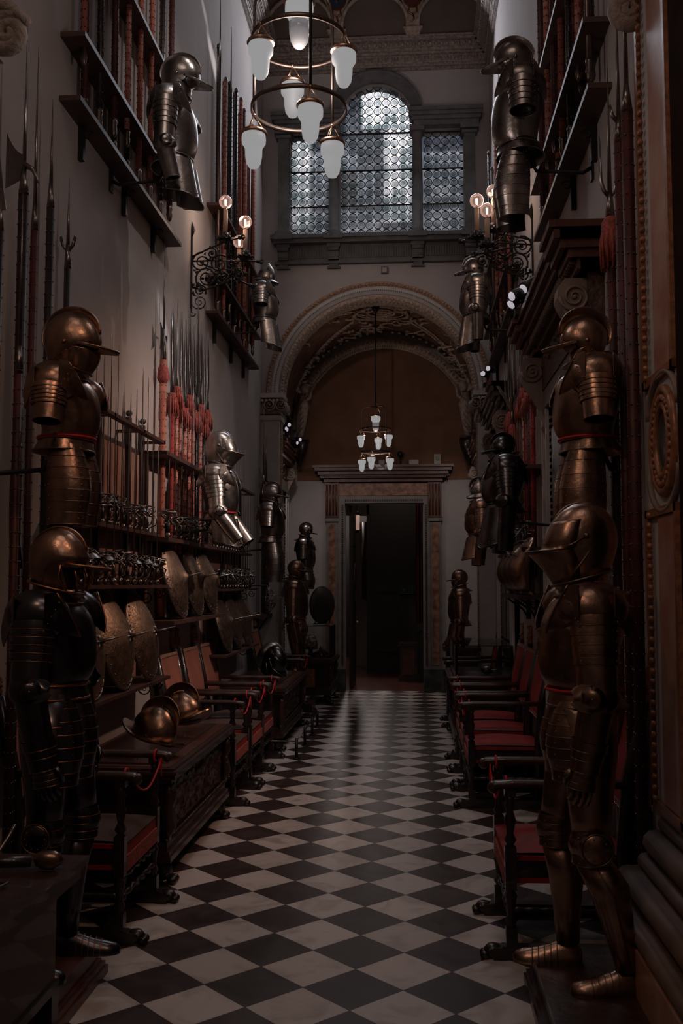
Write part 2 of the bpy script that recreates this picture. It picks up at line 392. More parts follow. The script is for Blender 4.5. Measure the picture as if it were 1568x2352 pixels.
# archivolt
def sweep_arch(k, prof, cx, cz, n=64, a0=0., a1=PI):
    """prof = closed 2D section (radius, y)"""
    rings = []
    for i in range(n+1):
        a = lerp(a0, a1, i/n); rings.append([V3((cx+r*math.cos(a), y, cz+r*math.sin(a))) for r, y in prof])
    k.loft(rings)
def beads(k, cx, cz, r, y, n, sz, a0=0., a1=PI):
    for i in range(n):
        a = lerp(a0, a1, (i+.5)/n); R = Matrix.Rotation(-(a-PI/2), 3, 'Y')
        k.ball((cx+r*math.cos(a), y, cz+r*math.sin(a)), 1, 6, 4, sz, R)
k = new(STUCCO_GILT)
sweep_arch(k, [(1.47, Y1), (1.53, Y1), (1.53, Y1-.05), (1.50, Y1-.07), (1.47, Y1-.05)], ACX, AZ)
beads(k, ACX, AZ, 1.50, Y1-.065, 96, (.018, .016, .022))
k.mat(WHITE_STONE); sweep_arch(k, [(1.36, Y1), (1.47, Y1), (1.47, Y1-.04), (1.415, Y1-.045), (1.41, Y1-.03), (1.36, Y1-.035)], ACX, AZ)
k.mat(GREYM); beads(k, ACX, AZ, 1.412, Y1-.045, 170, (.006, .008, .012))
k.mat(STUCCO_GILT); k.mat(STUCCO_V); sweep_arch(k, [(1.29, Y1+.30), (1.345, Y1+.30), (1.345, Y1-.02), (1.30, Y1+.0)], ACX, AZ)
beads(k, ACX, AZ, 1.315, Y1-.005, 90, (.016, .014, .024))
beads(k, ACX, AZ, 1.29, Y1+.12, 70, (.03, .05, .012))
struct(k.build('trim_arch'))
# arch jambs + ionic capitals
for sgn, nm in ((-1, 'left'), (1, 'right')):
    xw = XL if sgn < 0 else XR; x1 = ACX+sgn*1.34
    k = new(WHITE_STONE); k.b2((xw, Y1-.06, 0), (x1-sgn*.0, Y1+.28, 4.0))
    k.mat(STUCCO_GILT); k.b2((x1-sgn*.012, Y1+.02, .4), (x1+sgn*.0, Y1+.22, 3.95))
    for i in range(90): k.ball((x1-sgn*.012, Y1+.03, .5+i*.038), .012, 6, 4)
    k.mat(WHITE_STONE); k.b2((xw, Y1-.09, 3.93), (x1-sgn*.03, Y1+.3, 3.99)); k.b2((xw, Y1-.10, 4.24), (x1-sgn*.06, Y1+.31, 4.30))
    k.mat(GREYM); k.b2((xw, Y1-.08, 0), (x1-sgn*.02, Y1+.3, .36))
    struct(k.build('trim_jamb_'+nm))
    k = new(STUCCO)
    k.b2((xw+sgn*-.0, Y1-.07, 4.02), (x1-sgn*.02, Y1+.29, 4.20))
    for xx in (x1-sgn*.03, xw-sgn*.10*1.3):
        k.scroll((xx, Y1-.12, 4.13), .085, 2.2, .012, .05, 'y', sgn, 0 if sgn < 0 else PI)
        k.ball((xx, Y1-.15, 4.13), .016)
    for yy in (Y1-.02, Y1+.2):
        k.scroll((x1-sgn*.06, yy, 4.10), .08, 2.0, .012, .05, 'x', 1, 0)
    for i in range(5): k.ball((lerp(xw, x1, (i+.5)/5), Y1-.10, 4.19), .022, 8, 5, (1, 1, 1.2))
    struct(k.build('trim_capital_'+nm))
# intercom box over the arch
t = thing('sensor_box', 'small pale grey sensor box on the wall just above the arch crown', 'sensor', (-.37, Y1-.03, 6.0)); t.location.z = 5.99
k = new(SERENA); k.b2((-.045, -.02, -.045), (.045, .03, .045)); k.mat(PLAST); k.b2((-.03, -.026, -.03), (.03, -.018, .03)); k.build('case', parent=t)

# barrel vault of the alcove behind the arch
k = new(VAULT); VR = 1.50; n = 48; rings = []
for i in range(n+1):
    a = PI*i/n; rings.append([V3((ACX+VR*math.cos(a), y, AZ+.06+VR*math.sin(a))) for y in [lerp(Y1+.24, Y2, q/10) for q in range(11)]])
for i in range(n+1)[::-1]: pass
k.loft(rings, closed=False)
k.loft([[V3((p.x+(p.x-ACX)*.06, p.y, p.z+.08)) for p in r] for r in rings], closed=False)
struct(k.build('ceiling_vault'))
k = new(STUCCO_V)
def vp(x, y, off=.02):
    d = min(abs(x-ACX), VR-.001); return V3((x, y, AZ+.06+math.sqrt(VR*VR-d*d)-off))
YM = (Y1+.25+Y2)/2
def va(a, y, off=.015): return V3((ACX+(VR-off)*math.cos(a), y, AZ+.06+(VR-off)*math.sin(a)))
for sx in (-1, 1):
    for sy in (-1, 1):
        for dlt in (-.055, .055):
            pts = []
            for i in range(25):
                q = i/24; a = PI/2-sx*lerp(.32, 1.38, q); y = YM+sy*lerp(.30, 1.22, q**.8)+dlt
                pts.append(va(a+dlt*.4, y))
            k.tube(pts, .022, 6)
        for i in range(26):
            q = i/25; a = PI/2-sx*lerp(.32, 1.38, q); y = YM+sy*lerp(.30, 1.22, q**.8)
            k.ball(va(a, y, .03), .030, 6, 4, (1, 1, .8))
    for i in range(16):
        a = PI/2-sx*lerp(.1, 1.3, i/15); k.ball(va(a, YM-1.1, .03), .03, 6, 4); k.ball(va(a, YM+1.15, .03), .03, 6, 4)
for rr, tt in ((.30, .02), (.24, .012), (.15, .02), (.07, .02)):
    k.tube([vp(ACX+rr*1.35*math.cos(a*PI/16), YM+rr*1.2*math.sin(a*PI/16), .03) for a in range(32)], tt, 6, loop=True)
for a in range(20):
    k.ball(vp(ACX+.40*math.cos(a*PI/10), YM+.36*math.sin(a*PI/10), .03), .035, 6, 4, (1, 1, .7))
for i in range(120):   # scattered scrolls and foliage of the stucco
    a = random.uniform(.35, PI-.35); y = random.uniform(Y1+.3, Y2-.1)
    if abs(abs(a-PI/2)-.75) < .35 and abs(abs(y-YM)-.75) < .3 or abs(a-PI/2) < .5:
        p = va(a, y, .02); q = random.random()*6.28; L = random.uniform(.10, .22)
        k.tube([p+V3((math.cos(q+t*.9)*L*t/3, math.sin(q+t*.9)*L*t/3, -.005)) for t in range(5)], [.016, .030, .022, .016, .004], 5)
struct(k.build('ceiling_vault_stucco'))
# rear arch ring on the far wall
k = new(STUCCO); sweep_arch(k, [(1.34, Y2-.14), (1.50, Y2-.14), (1.50, Y2), (1.34, Y2)], ACX, 4.22)
k.mat(STUCCO_GILT); beads(k, ACX, 4.22, 1.42, Y2-.15, 60, (.02, .016, .03)); beads(k, ACX, 4.22, 1.35, Y2-.15, 110, (.010, .012, .012))
struct(k.build('trim_rear_arch'))
# stucco caryatids at the springing of the rear arch
for sgn, w in ((-1, 'left'), (1, 'right')):
    k = new(STUCCO); bx = ACX+sgn*1.36; by = Y2-.22
    k.tube([(bx, by, 4.05), (bx-sgn*.02, by, 4.3), (bx-sgn*.06, by-.02, 4.6), (bx-sgn*.03, by, 4.78)], [.05, .085, .10, .05], 10)
    k.ball((bx-sgn*.08, by-.03, 4.88), .075, 10, 8, (1, 1, 1.2))
    for i in range(5):
        a = .5+i*.5; k.tube([(bx-sgn*.02, by, 4.8), (bx+sgn*.14*math.cos(a), by-.03, 4.86+.13*math.sin(a)), (bx+sgn*.22*math.cos(a+.3), by-.05, 4.86+.2*math.sin(a+.3))], [.02, .04, .008], 6)
    for i in range(6): k.tube([(bx+sgn*.04, by-.02, 4.1+i*.09), (bx-sgn*.05, by-.11, 4.16+i*.09), (bx-sgn*.08, by-.08, 4.24+i*.09)], [.012, .028, .006], 6)
    k.tube([(bx-sgn*.05, by, 4.66), (bx-sgn*.17, by-.06, 4.72), (bx-sgn*.2, by-.02, 4.95)], [.04, .03, .02], 8)
    k.mat(WOODB); k.tube([(bx, by, 4.05), (bx, by, 3.98), (bx, by, 3.85), (bx, by, 3.6)], [.13, .15, .12, .02], 10)
    k.b2((bx-.14, by-.12, 4.03), (bx+.14, Y2, 4.07))
    struct(k.build('trim_caryatid_'+w))

# serliana window
k = new(SERENA); wy = Y1-.10
def col(x, r, z0, z1, square=False):
    if square:
        k.b2((x-r, wy, z0+.09), (x+r, Y1+.1, z1-.14)); k.b2((x-r-.04, wy-.03, z0), (x+r+.04, Y1+.1, z0+.08))
        k.b2((x-r-.03, wy-.03, z1-.14), (x+r+.03, Y1+.1, z1-.10)); k.b2((x-r-.05, wy-.05, z1-.08), (x+r+.05, Y1+.1, z1))
    else:
        k.lathe([(r*1.45, 0), (r*1.45, .03), (r*1.1, .06), (r*1.25, .08), (r, .11), (r*1.02, .6), (r*.86, z1-z0-.20), (r*.86, z1-z0-.16), (r*1.05, z1-z0-.15), (r*.9, z1-z0-.12), (r*1.2, z1-z0-.08)], (x, Y1-.02, z0), n=20)
        k.b2((x-r*1.35, wy-.02, z1-.08), (x+r*1.35, Y1+.1, z1)); k.b2((x-r*1.5, wy-.02, z0-.02), (x+r*1.5, Y1+.1, z0+.03))
col(-1.76, .075, WZ0-.02, 8.0, True); col(.80, .075, WZ0-.02, 8.0, True)
col(-1.065, .075, WZ0-.02, 8.0); col(.085, .075, WZ0-.02, 8.0)
for a, b in ((-1.92, -.96), (-.02, .97)):
    k.b2((a+.06, wy-.03, 7.98), (b-.04, Y1, 8.05)); k.b2((a+.03, wy-.06, 8.05), (b-.02, Y1, 8.10)); k.b2((a, wy-.09, 8.10), (b, Y1, 8.15)); k.b2((a-.01, wy-.12, 8.15), (b+.01, Y1, 8.20))
sweep_arch(k, [(.50, Y1-.05), (.56, Y1-.05), (.56, Y1-.08), (.60, Y1-.08), (.60, Y1-.11), (.645, Y1-.12), (.645, Y1+.02), (.50, Y1+.02)], WCX, WCZ, 40)
k.b2((-1.93, wy-.09, 6.42), (.95, Y1, 6.47)); k.b2((-1.89, wy-.06, 6.36), (.92, Y1, 6.42))
for x in (-1.76, -1.065, .085, .80): k.b2((x-.13, wy-.12, 6.40), (x+.13, Y1, 6.47))
k.b2((-1.84, Y1-.05, 6.14), (.88, Y1, 6.36)); k.b2((-1.88, Y1-.08, 6.09), (.93, Y1, 6.13))
for i in range(78): k.b2((-1.80+i*.0342, Y1-.065, 6.17), (-1.80+i*.0342+.018, Y1-.04, 6.32))
for x in (-1.76, -1.065, .085, .80):
    k.b2((x-.09, Y1-.12, 6.31), (x+.09, Y1, 6.36))
    for j in range(3): k.b2((x-.07, Y1-.11+j*.01, 6.14), (x+.07, Y1, 6.32))
    k.tube([(x-.075, Y1-.12, 6.28), (x+.075, Y1-.12, 6.28)], .03, 8); k.tube([(x-.07, Y1-.10, 6.18), (x+.07, Y1-.10, 6.18)], .022, 8)
    k.b2((x-.06, Y1-.07, 6.03), (x+.06, Y1, 6.09)); k.b2((x-.09, Y1-.05, 6.03), (x+.09, Y1, 6.055))
win = struct(k.build('window_1_frame')); win.name = 'window_1'
gl = new(PANE)
gy = Y1+.10
LG = [(-1.68, -1.14), (.15, .73)]
for a, b in LG: gl.b2((a, gy, WZ0), (b, gy+.006, WZ1))
pts = [(WCX+WR*math.cos(PI*i/32), WCZ+WR*math.sin(PI*i/32)) for i in range(33)]+[(WCX-WR, WZ0), (WCX+WR, WZ0)]
gl.prism(pts, gy, gy+.006); gl.build('window_pane', parent=win)
ld = new(IRON); PT = .1165
def inside(x, z, r):
    for a, b in LG:
        if a-r*.4 < x < b+r*.4 and WZ0-r*.4 < z < WZ1+r*.4: return True
    if abs(x-WCX) < WR+r*.4 and WZ0-r*.4 < z < WCZ: return True
    return math.hypot(x-WCX, z-WCZ) < WR+r*.2
x = -1.72; i = 0
for i in range(22):
    for j in range(20):
        x = -1.6855+PT*(i+.5); z = WZ0+.02+PT*(j+.5)
        if inside(x, z, PT/2):
            n = 18; R0, R1, yy = PT*.462, PT*.375, gy-.008
            vs = [(x+r*math.cos(2*PI*q/n), yy, z+r*math.sin(2*PI*q/n)) for r in (R0+.004, R1+.004) for q in range(n)]+[(x+r*math.cos(2*PI*q/n), gy+.002, z+r*math.sin(2*PI*q/n)) for r in (R0+.004, R1+.004) for q in range(n)]
            fs = []
            for q in range(n):
                w = (q+1) % n; fs += [(q, w, n+w, n+q), (2*n+q, 3*n+q, 3*n+w, 2*n+w), (q, 2*n+q, 2*n+w, w), (n+q, n+w, 3*n+w, 3*n+q)]
            ld.add(vs, fs, False)
for z in (6.95, 7.45, 7.98):
    for a, b in LG+[(WCX-WR, WCX+WR)]: ld.b2((a, gy-.02, z-.008 if z < 7.9 else z-.012), (b, gy, z+.008))
ld.build('lead_came', parent=win)
ey = new(PANE)   # thick centres of the crown glass roundels
for i in range(22):
    for j in range(20):
        x = -1.6855+PT*(i+.5); z = WZ0+.02+PT*(j+.5)
        if inside(x, z, 0.01): ey.lathe([(PT*.36, 0), (PT*.30, -.004), (PT*.12, -.002), (.008, -.012)], (x, gy, z), (0, 1, 0), 12)
ey.build('glass_roundel', parent=win)
# outside: pale houses of the courtyard
OUTW = mat('outside_pale_render', (.75, .75, .76), .9); OUTD = mat('outside_grey_render', (.13, .14, .17), .9)
def house(name, label, a, b, m):
    k = new(m); k.b2(a, b); k.mat(SERENA); k.b2((a[0]-.1, a[1]-.1, b[2]-.15), (b[0]+.1, b[1], b[2]))
    for i in range(2): k.b2((lerp(a[0], b[0], .25+i*.4), a[1]-.02, b[2]-1.4), (lerp(a[0], b[0], .4+i*.4), a[1]+.02, b[2]-.5))
    o = k.build(name); return tag(o, label, 'building')
# walls of the house over the street, seen through the roundels
def seg(x0, x1, z0, z1, m, y=19.): k.b2((x0*y/13.25, y, 1.7+(z0-1.7)*y/13.25), (x1*y/13.25, y+.4, 1.7+(z1-1.7)*y/13.25))
k = new(OUTD); k.b2((-4.4, 18.9, 4.5), (3.2, 19.4, 7.2)); seg(-3.2, 2.2, 5.5, 6.95, 0); seg(-3.2, -1.95, 6.9, 9, 0); seg(-1.4, -.75, 6.9, 7.75, 0); seg(.15, 1.6, 6.9, 7.7, 0); seg(-.98, -.5, 6.9, 7.45, 0)
k.mat(OUTW); seg(-1.95, -1.40, 6.65, 8.6, 0, 18.6); seg(-.38, .02, 6.7, 9.2, 0, 18.6); seg(-.7, .16, 8.05, 9.6, 0, 18.8)
tag(k.build('street_house'), 'pale and grey house walls across the street, seen blurred through the roundel window', 'building')
light('AREA', 'street_daylight', (-1.0, 16.4, 13.5), 1900, (1, .98, .96), 3, (-.8, 18.6, 11))

# cornice round the hall (entablature, egg-and-dart, flutes)
def cornice(k, x0, y0, x1, y1, nx, ny, L):
    """runs from (x0,y0) to (x1,y1), n = direction pointing into the room"""
    d = V3((x1-x0, y1-y0, 0)); d.normalize(); nn = V3((nx, ny, 0)); o = V3((x0, y0, 0))
    def bar(z0, z1, p):
        vs = []
        for q in (0, L):
            for w in (-.01, p):
                for z in (z0, z1): vs.append(o+d*q+nn*w+V3((0, 0, z)))
        k.add(vs, [(0, 1, 3, 2), (4, 6, 7, 5), (0, 4, 5, 1), (2, 3, 7, 6), (1, 5, 7, 3), (0, 2, 6, 4)], False)
    k.mat(CORNICE)
    for z0, z1, p in ((8.82, 8.84, .03), (8.84, 8.86, .02), (8.86, 8.90, .05), (8.90, 9.01, .06), (9.01, 9.04, .10), (9.04, 9.08, .13), (9.08, 9.16, .15), (9.16, 9.19, .20), (9.19, 9.22, .22)): bar(z0, z1, p)
    n = int(L/.045)
    for i in range(n):
        c = o+d*((i+.5)*L/n)
        k.ball(c+nn*.065+V3((0, 0, 8.955)), 1, 6, 4, (.010, .010, .040))
    n = int(L/.075)
    for i in range(n):
        c = o+d*((i+.5)*L/n)
        k.ball(c+nn*.155+V3((0, 0, 9.12)), 1, 8, 5, (.026, .026, .036))
    n = int(L/.03)
    for i in range(n):
        c = o+d*((i+.5)*L/n); k.ball(c+nn*.03+V3((0, 0, 8.83)), .008, 5, 4)
k = new(CORNICE); cornice(k, XL, Y1, XR, Y1, 0, -1, XR-XL); struct(k.build('trim_cornice_end'))
k = new(CORNICE); cornice(k, XL, 7, XL, Y1, 1, 0, Y1-7); struct(k.build('trim_cornice_left'))
k = new(CORNICE); cornice(k, XR, 7, XR, Y1, -1, 0, Y1-7); struct(k.build('trim_cornice_right'))
# lunettes and pendentives of the cove
k = new(COVE); k.b2((XL, Y1-.16, 9.22), (XR, Y1, ZC))
for cx in (-1.537, -.49, .557):
    k.mat(STUCCO); sweep_arch(k, [(.43, Y1-.16), (.47, Y1-.16), (.47, Y1-.22), (.45, Y1-.23), (.43, Y1-.22)], cx, 9.40, 30)
    for s in (-1, 1): k.b2((cx+s*.43, Y1-.21, 9.22), (cx+s*.47, Y1-.16, 9.40))
for cx in (-1.013, .034):
    k.mat(STUCCO); k.b2((cx-.11, Y1-.24, 9.26), (cx+.11, Y1-.16, 9.30)); k.b2((cx-.09, Y1-.22, 9.22), (cx+.09, Y1-.16, 9.26)); k.b2((cx-.13, Y1-.25, 9.30), (cx+.13, Y1-.16, 9.32))
    k.prism([(cx-.08, 9.32), (cx+.08, 9.32), (cx+.08, 9.5), (cx+.16, 9.75), (cx+.34, 10.0), (cx-.34, 10.0), (cx-.16, 9.75), (cx-.08, 9.5)], Y1-.20, Y1-.16)
    k.mat(GILT); k.tube([(cx-.02, Y1-.22, 9.40), (cx+.02, Y1-.22, 9.45), (cx, Y1-.22, 9.52)], .010, 5)
    for s in (-1, 1):
        k.tube([(cx, Y1-.22, 9.50), (cx+s*.06, Y1-.22, 9.55), (cx+s*.05, Y1-.22, 9.63), (cx+s*.10, Y1-.22, 9.72), (cx+s*.12, Y1-.22, 9.9)], [.008, .014, .012, .014, .01], 6)
struct(k.build('ceiling_cove'))
for cx, lab in ((-1.013, 'dark blue'), (.034, 'dark red')):
    t = thing('heraldic_shield', f'{lab} painted shield in the plaster spandrel under the ceiling', 'coat of arms', (cx, Y1-.24, 9.80))
    k = new(GILT); pts = [(.13*math.sin(a*PI/12), .16*math.cos(a*PI/12)*(1 if abs(a-12) > 6 else 1.1)) for a in range(24)]
    k.prism([(x*1.1, z*1.1) for x, z in pts], -.012, .03); k.build('rim', parent=t)
    k = new(mat('shield_'+lab.replace(' ', '_'), (.02, .03, .07) if 'blue' in lab else (.09, .02, .02), .6)); k.prism(pts, -.02, -.005); k.build('field', parent=t)
    if 'blue' in lab:
        for sx, sz in ((-.05, .03), (.05, .03), (0, -.07)):
            k = new(GILT); k.tube([(sx, -.024, sz-.035), (sx, -.024, sz), (sx, -.024, sz+.04)], [.006, .010, .002], 6)
            for s in (-1, 1): k.tube([(sx, -.024, sz-.005), (sx+s*.018, -.024, sz+.02), (sx+s*.025, -.024, sz+.005)], .005, 5)
            k.build('fleur_de_lis', parent=t)
    else:
        k = new(GILT); k.tube([(-.06, -.024, -.04), (-.02, -.024, -.02), (.04, -.024, .0), (.05, -.024, .05)], [.012, .02, .018, .01], 7)
        k.tube([(-.05, -.024, -.03), (-.07, -.024, -.09)], .007, 5); k.tube([(.03, -.024, -.01), (.05, -.024, -.08)], .007, 5); k.build('beast', parent=t)

# ------------------------------------------------------------------ far door surround and room behind
k = new(WOODR)
def hb(z0, z1, p, x0=-1.61, x1=.65, ins=0.): k.b2((x0+ins, Y2-p, z0), (x1-ins, Y2, z1))
hb(3.58, 3.62, .30); hb(3.53, 3.58, .27, ins=.03); hb(3.47, 3.53, .23, ins=.08); hb(3.42, 3.47, .18, ins=.12); hb(3.36, 3.42, .13, ins=.17)
k.b2((-1.42, Y2-.10, 2.78), (-1.20, Y2, 3.36)); k.b2((.24, Y2-.10, 2.78), (.46, Y2, 3.36))
for x in (-1.39, -1.34, -1.29, -1.24, .27, .32, .37, .42): k.tube([(x, Y2-.105, 2.82), (x, Y2-.105, 3.32)], .014, 6)
for i in range(70): k.b2((-1.50+i*.030, Y2-.20, 3.44), (-1.50+i*.030+.015, Y2-.17, 3.47))
k.mat(REDM); k.b2((-1.20, Y2-.07, 3.14), (.24, Y2, 3.34))
k.mat(GREYM)
for x0, x1 in ((-1.41, -1.21), (.26, .46)):
    k.b2((x0, Y2-.06, .35), (x1, Y2, 2.74)); k.b2((x0-.02, Y2-.09, 2.72), (x1+.02, Y2, 2.78))
    k.mat(REDM); k.b2((x0+.045, Y2-.07, .42), (x1-.045, Y2-.05, 2.68)); k.mat(GREYM)
for x0, x1 in ((-1.21, -1.10), (.17, .27)): k.b2((x0, Y2-.08, .35), (x1, Y2, 3.02))
k.b2((-1.21, Y2-.08, 3.02), (.27, Y2, 3.13))
k.mat(WOOD)
for i in range(70):
    for x in (-1.14, .21): k.b2((x-.014, Y2-.095, .42+i*.037), (x+.014, Y2-.075, .42+i*.037+.020))
for i in range(34): k.b2((-1.10+i*.0375, Y2-.095, 3.05), (-1.10+i*.0375+.02, Y2-.075, 3.08))
k.mat(GREENM); k.b2((-1.42, Y2-.10, 0), (-1.09, Y2+.0, .35)); k.b2((.16, Y2-.10, 0), (.48, Y2, .35))
struct(k.build('door_1_surround')).name = 'door_1'
# room beyond
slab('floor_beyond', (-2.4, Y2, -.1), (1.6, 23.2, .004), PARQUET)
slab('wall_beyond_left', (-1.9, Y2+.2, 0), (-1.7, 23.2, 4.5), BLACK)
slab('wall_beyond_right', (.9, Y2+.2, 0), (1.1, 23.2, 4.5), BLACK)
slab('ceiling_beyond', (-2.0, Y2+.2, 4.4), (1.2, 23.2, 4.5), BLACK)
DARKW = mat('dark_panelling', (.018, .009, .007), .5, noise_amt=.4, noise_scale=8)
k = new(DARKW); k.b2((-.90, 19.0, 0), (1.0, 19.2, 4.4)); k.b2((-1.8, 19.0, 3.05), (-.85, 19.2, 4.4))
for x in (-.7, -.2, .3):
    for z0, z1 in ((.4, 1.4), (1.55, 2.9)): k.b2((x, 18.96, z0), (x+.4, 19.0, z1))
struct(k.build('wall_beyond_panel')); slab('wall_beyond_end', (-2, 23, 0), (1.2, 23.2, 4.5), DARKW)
o = thing('curtain', 'dark red velvet curtain hanging at the right of the far doorway', 'curtain', (0, 0, 0))
k = new(VELVETD); ring = []
for j in range(61):
    q = j/60; ring.append((lerp(.05, .40, q), 17.3+.035*math.sin(q*40)))
k.loft([[V3((x, y, z)) for x, y in ring] for z in (1.02, 2.2, 3.6)], closed=False)
k.loft([[V3((x, y+.02, z)) for x, y in ring] for z in (1.02, 2.2, 3.6)], closed=False); k.build('cloth', parent=o)
k = new(BRASS); k.tube([(-.1, 17.32, 3.6), (.95, 17.32, 3.6)], .018, 8); k.build('rail', parent=o)
o = thing('cabinet', 'small dark carved cabinet standing beyond the far doorway', 'cabinet', (-.22, 17.6, 0))
k = new(WOOD); k.b2((-.02, -.2, .05), (.28, .2, .62)); k.mat(WOODR); k.b2((.02, -.22, .12), (.24, -.2, .55)); k.mat(WOODB); k.b2((-.05, -.24, .62), (.31, .22, .67)); k.b2((-.05, -.24, 0), (.31, .22, .06)); k.build('body', parent=o)
o = thing('stone_pedestal', 'dark moulded pedestal under the red curtain beyond the doorway', 'pedestal', (.25, 17.4, 0))
k = new(BLACK); k.b2((-.17, -.2, 0), (.22, .2, .15)); k.mat(DARKW); k.b2((-.14, -.17, .15), (.2, .17, .9)); k.b2((-.18, -.22, .9), (.24, .22, 1.02)); k.build('body', parent=o)
o = thing('door_leaf', 'dark open door leaf with oval panel at left of the far doorway', 'door', (-1.02, 16.1, 0))
k = new(DARKW); k.b2((-.03, 0, .02), (.02, 1.0, 3.0))
for z0, z1 in ((.2, 1.0), (1.2, 2.2), (2.35, 2.85)): k.b2((.02, .15, z0), (.03, .85, z1))
k.tube([(.035, .5+.2*math.cos(a*PI/12), 1.7+.35*math.sin(a*PI/12)) for a in range(24)], .015, 6, loop=True); k.build('panel', parent=o)
k = new(BRASS); k.ball((.05, .9, 1.05), .025); k.build('handle', parent=o)
o = thing('wall_panel_light', 'glossy brown door edge catching light in the passage beyond', 'door', (-.98, 20.5, 0))
k = new(WOODR); k.tube([(0, 0, 1.4), (0, 0, 3.0)], .09, 12); k.mat(mat('pale_stone_floor', (.4, .33, .30), .4)); k.b2((-.3, .1, 0), (.1, .2, 3.0)); k.build('panel', parent=o)
o = thing('passage_lantern', 'small lit lantern hanging inside the far doorway', 'lantern', (-.99, 17.3, 3.02))
k = new(IRON); k.tube([(0, 0, .0), (0, 0, 1.4)], .006, 5); k.lathe([(.06, -.08), (.02, .0)], n=10); k.lathe([(.05, -.36), (.02, -.40)], n=10); k.build('frame', parent=o)
k = new(mat('lantern_glass', (.4, .25, .2), .4, emit=(.35, .22, .18), estr=.8)); k.lathe([(.045, -.36), (.05, -.09)], n=10); k.build('glass', parent=o)
light('POINT', 'curtain_fill', (-.3, 16.9, 3.9), 12, (1, .8, .7), .1)  # added point light that makes the red curtain visible, no fixture
light('SPOT', 'passage_light', (-1.0, 18.4, 3.9), 90, NEUT, .1, (-.95, 16.6, 0), 50, .8)
light('POINT', 'passage_end_light', (-1.3, 21.0, 3.4), 60, NEUT, .1)
o = thing('exit_sign', 'faint running-man arrow sign on the dark panelling beyond the doorway', 'sign', (-.13, 18.93, 1.60))
k = new(IRON); k.b2((-.13, .0, -.085), (.13, .03, .085)); k.build('plate', parent=o)
k = new(SIGNG)
for a, b in (((-.12, -.075), (.12, -.068)), ((-.12, .068), (.12, .075)), ((-.12, -.075), (-.113, .075)), ((.113, -.075), (.12, .075)), ((.03, -.05), (.035, .05)), ((.09, -.05), (.095, .05)), ((.03, .045), (.095, .05))): k.b2((a[0], -.006, a[1]), (b[0], 0, b[1]))
k.prism([(-.09, 0), (-.05, .035), (-.05, .012), (-.01, .012), (-.01, -.012), (-.05, -.012), (-.05, -.035)], -.006, 0)
k.ball((.06, -.004, .03), .010); k.tube([(.062, -.004, .02), (.055, -.004, -.01), (.07, -.004, -.045)], .006, 5); k.tube([(.055, -.004, -.01), (.042, -.004, -.045)], .005, 5); k.build('pictogram', parent=o)
o = thing('floor_exit_sign', 'small green sign with a white arrow low on the wall beside the far door', 'sign', (-1.44, Y2-.07, .46))
k = new(SIGNG); k.b2((-.09, 0, -.10), (.09, .07, .12)); k.build('plate', parent=o); k = new(SIGNW); k.prism([(-.0, -.05), (.05, .01), (0, .07)], -.006, 0)
for a, b in (((-.085, -.095), (.085, -.085)), ((-.085, .105), (.085, .115)), ((.075, -.095), (.085, .115))): k.b2((a[0], -.005, a[1]), (b[0], 0, b[1]))
k.build('arrow', parent=o)
for nm, lab, x, z, w, h in (('notice_sheet', 'white notice sheet with printed lines on the wall behind the right suit', .71, 1.27, .19, .40), ('small_notice', 'narrow white notice fixed above the notice sheet', .76, 1.62, .07, .30)):
    o = thing(nm, lab, 'notice', (x, Y2, z)); k = new(PAPER); k.b2((-w/2, -.02, -h/2), (w/2, 0, h/2)); k.build('sheet', parent=o)
    k = new(PRINT)
    for i in range(8):
        if w > .1: k.b2((.01, -.022, h/2-.06-i*.035), (w/2-.02, -.019, h/2-.052-i*.035))
    k.b2((-w/2+.015, -.022, -h/2+.02 if w < .1 else h/2-.25), (-w/2+.03, -.019, -h/2+.12 if w < .1 else h/2-.03)); k.build('print', parent=o)
for i, (x, w, h, lab, nm) in enumerate(((-.74, .09, .09, 'slanting white card on the far door cornice, left one', 'card'), (.0, .05, .17, 'dark round camera head on a post over the far door', 'camera_head'), (.23, .15, .09, 'flat pale box on the far door cornice', 'electrical_box'), (.60, .11, .19, 'upright white detector above the right end of the far door cornice', 'detector'))):
    pz = 3.62; px = (-.50, -.20, .02, .40)[i]
    o = thing(nm, lab, 'device', (px, Y2-.12, pz)); k = new(PLAST if i != 1 else IRON)
    if i == 1: k.tube([(0, 0, 0), (0, 0, .15)], .012, 8); k.ball((0, -.02, .18), .05, 12, 8)
    elif i == 3: k.b2((-w/2, .05, .02), (w/2, .12, h)); k.tube([(0, .1, 0), (0, .1, .05)], .01, 6); k.ball((0, .04, h*.6), .03)
    else: k.box((0, 0, h/2), (w, .06, h))
    k.build('body', parent=o)

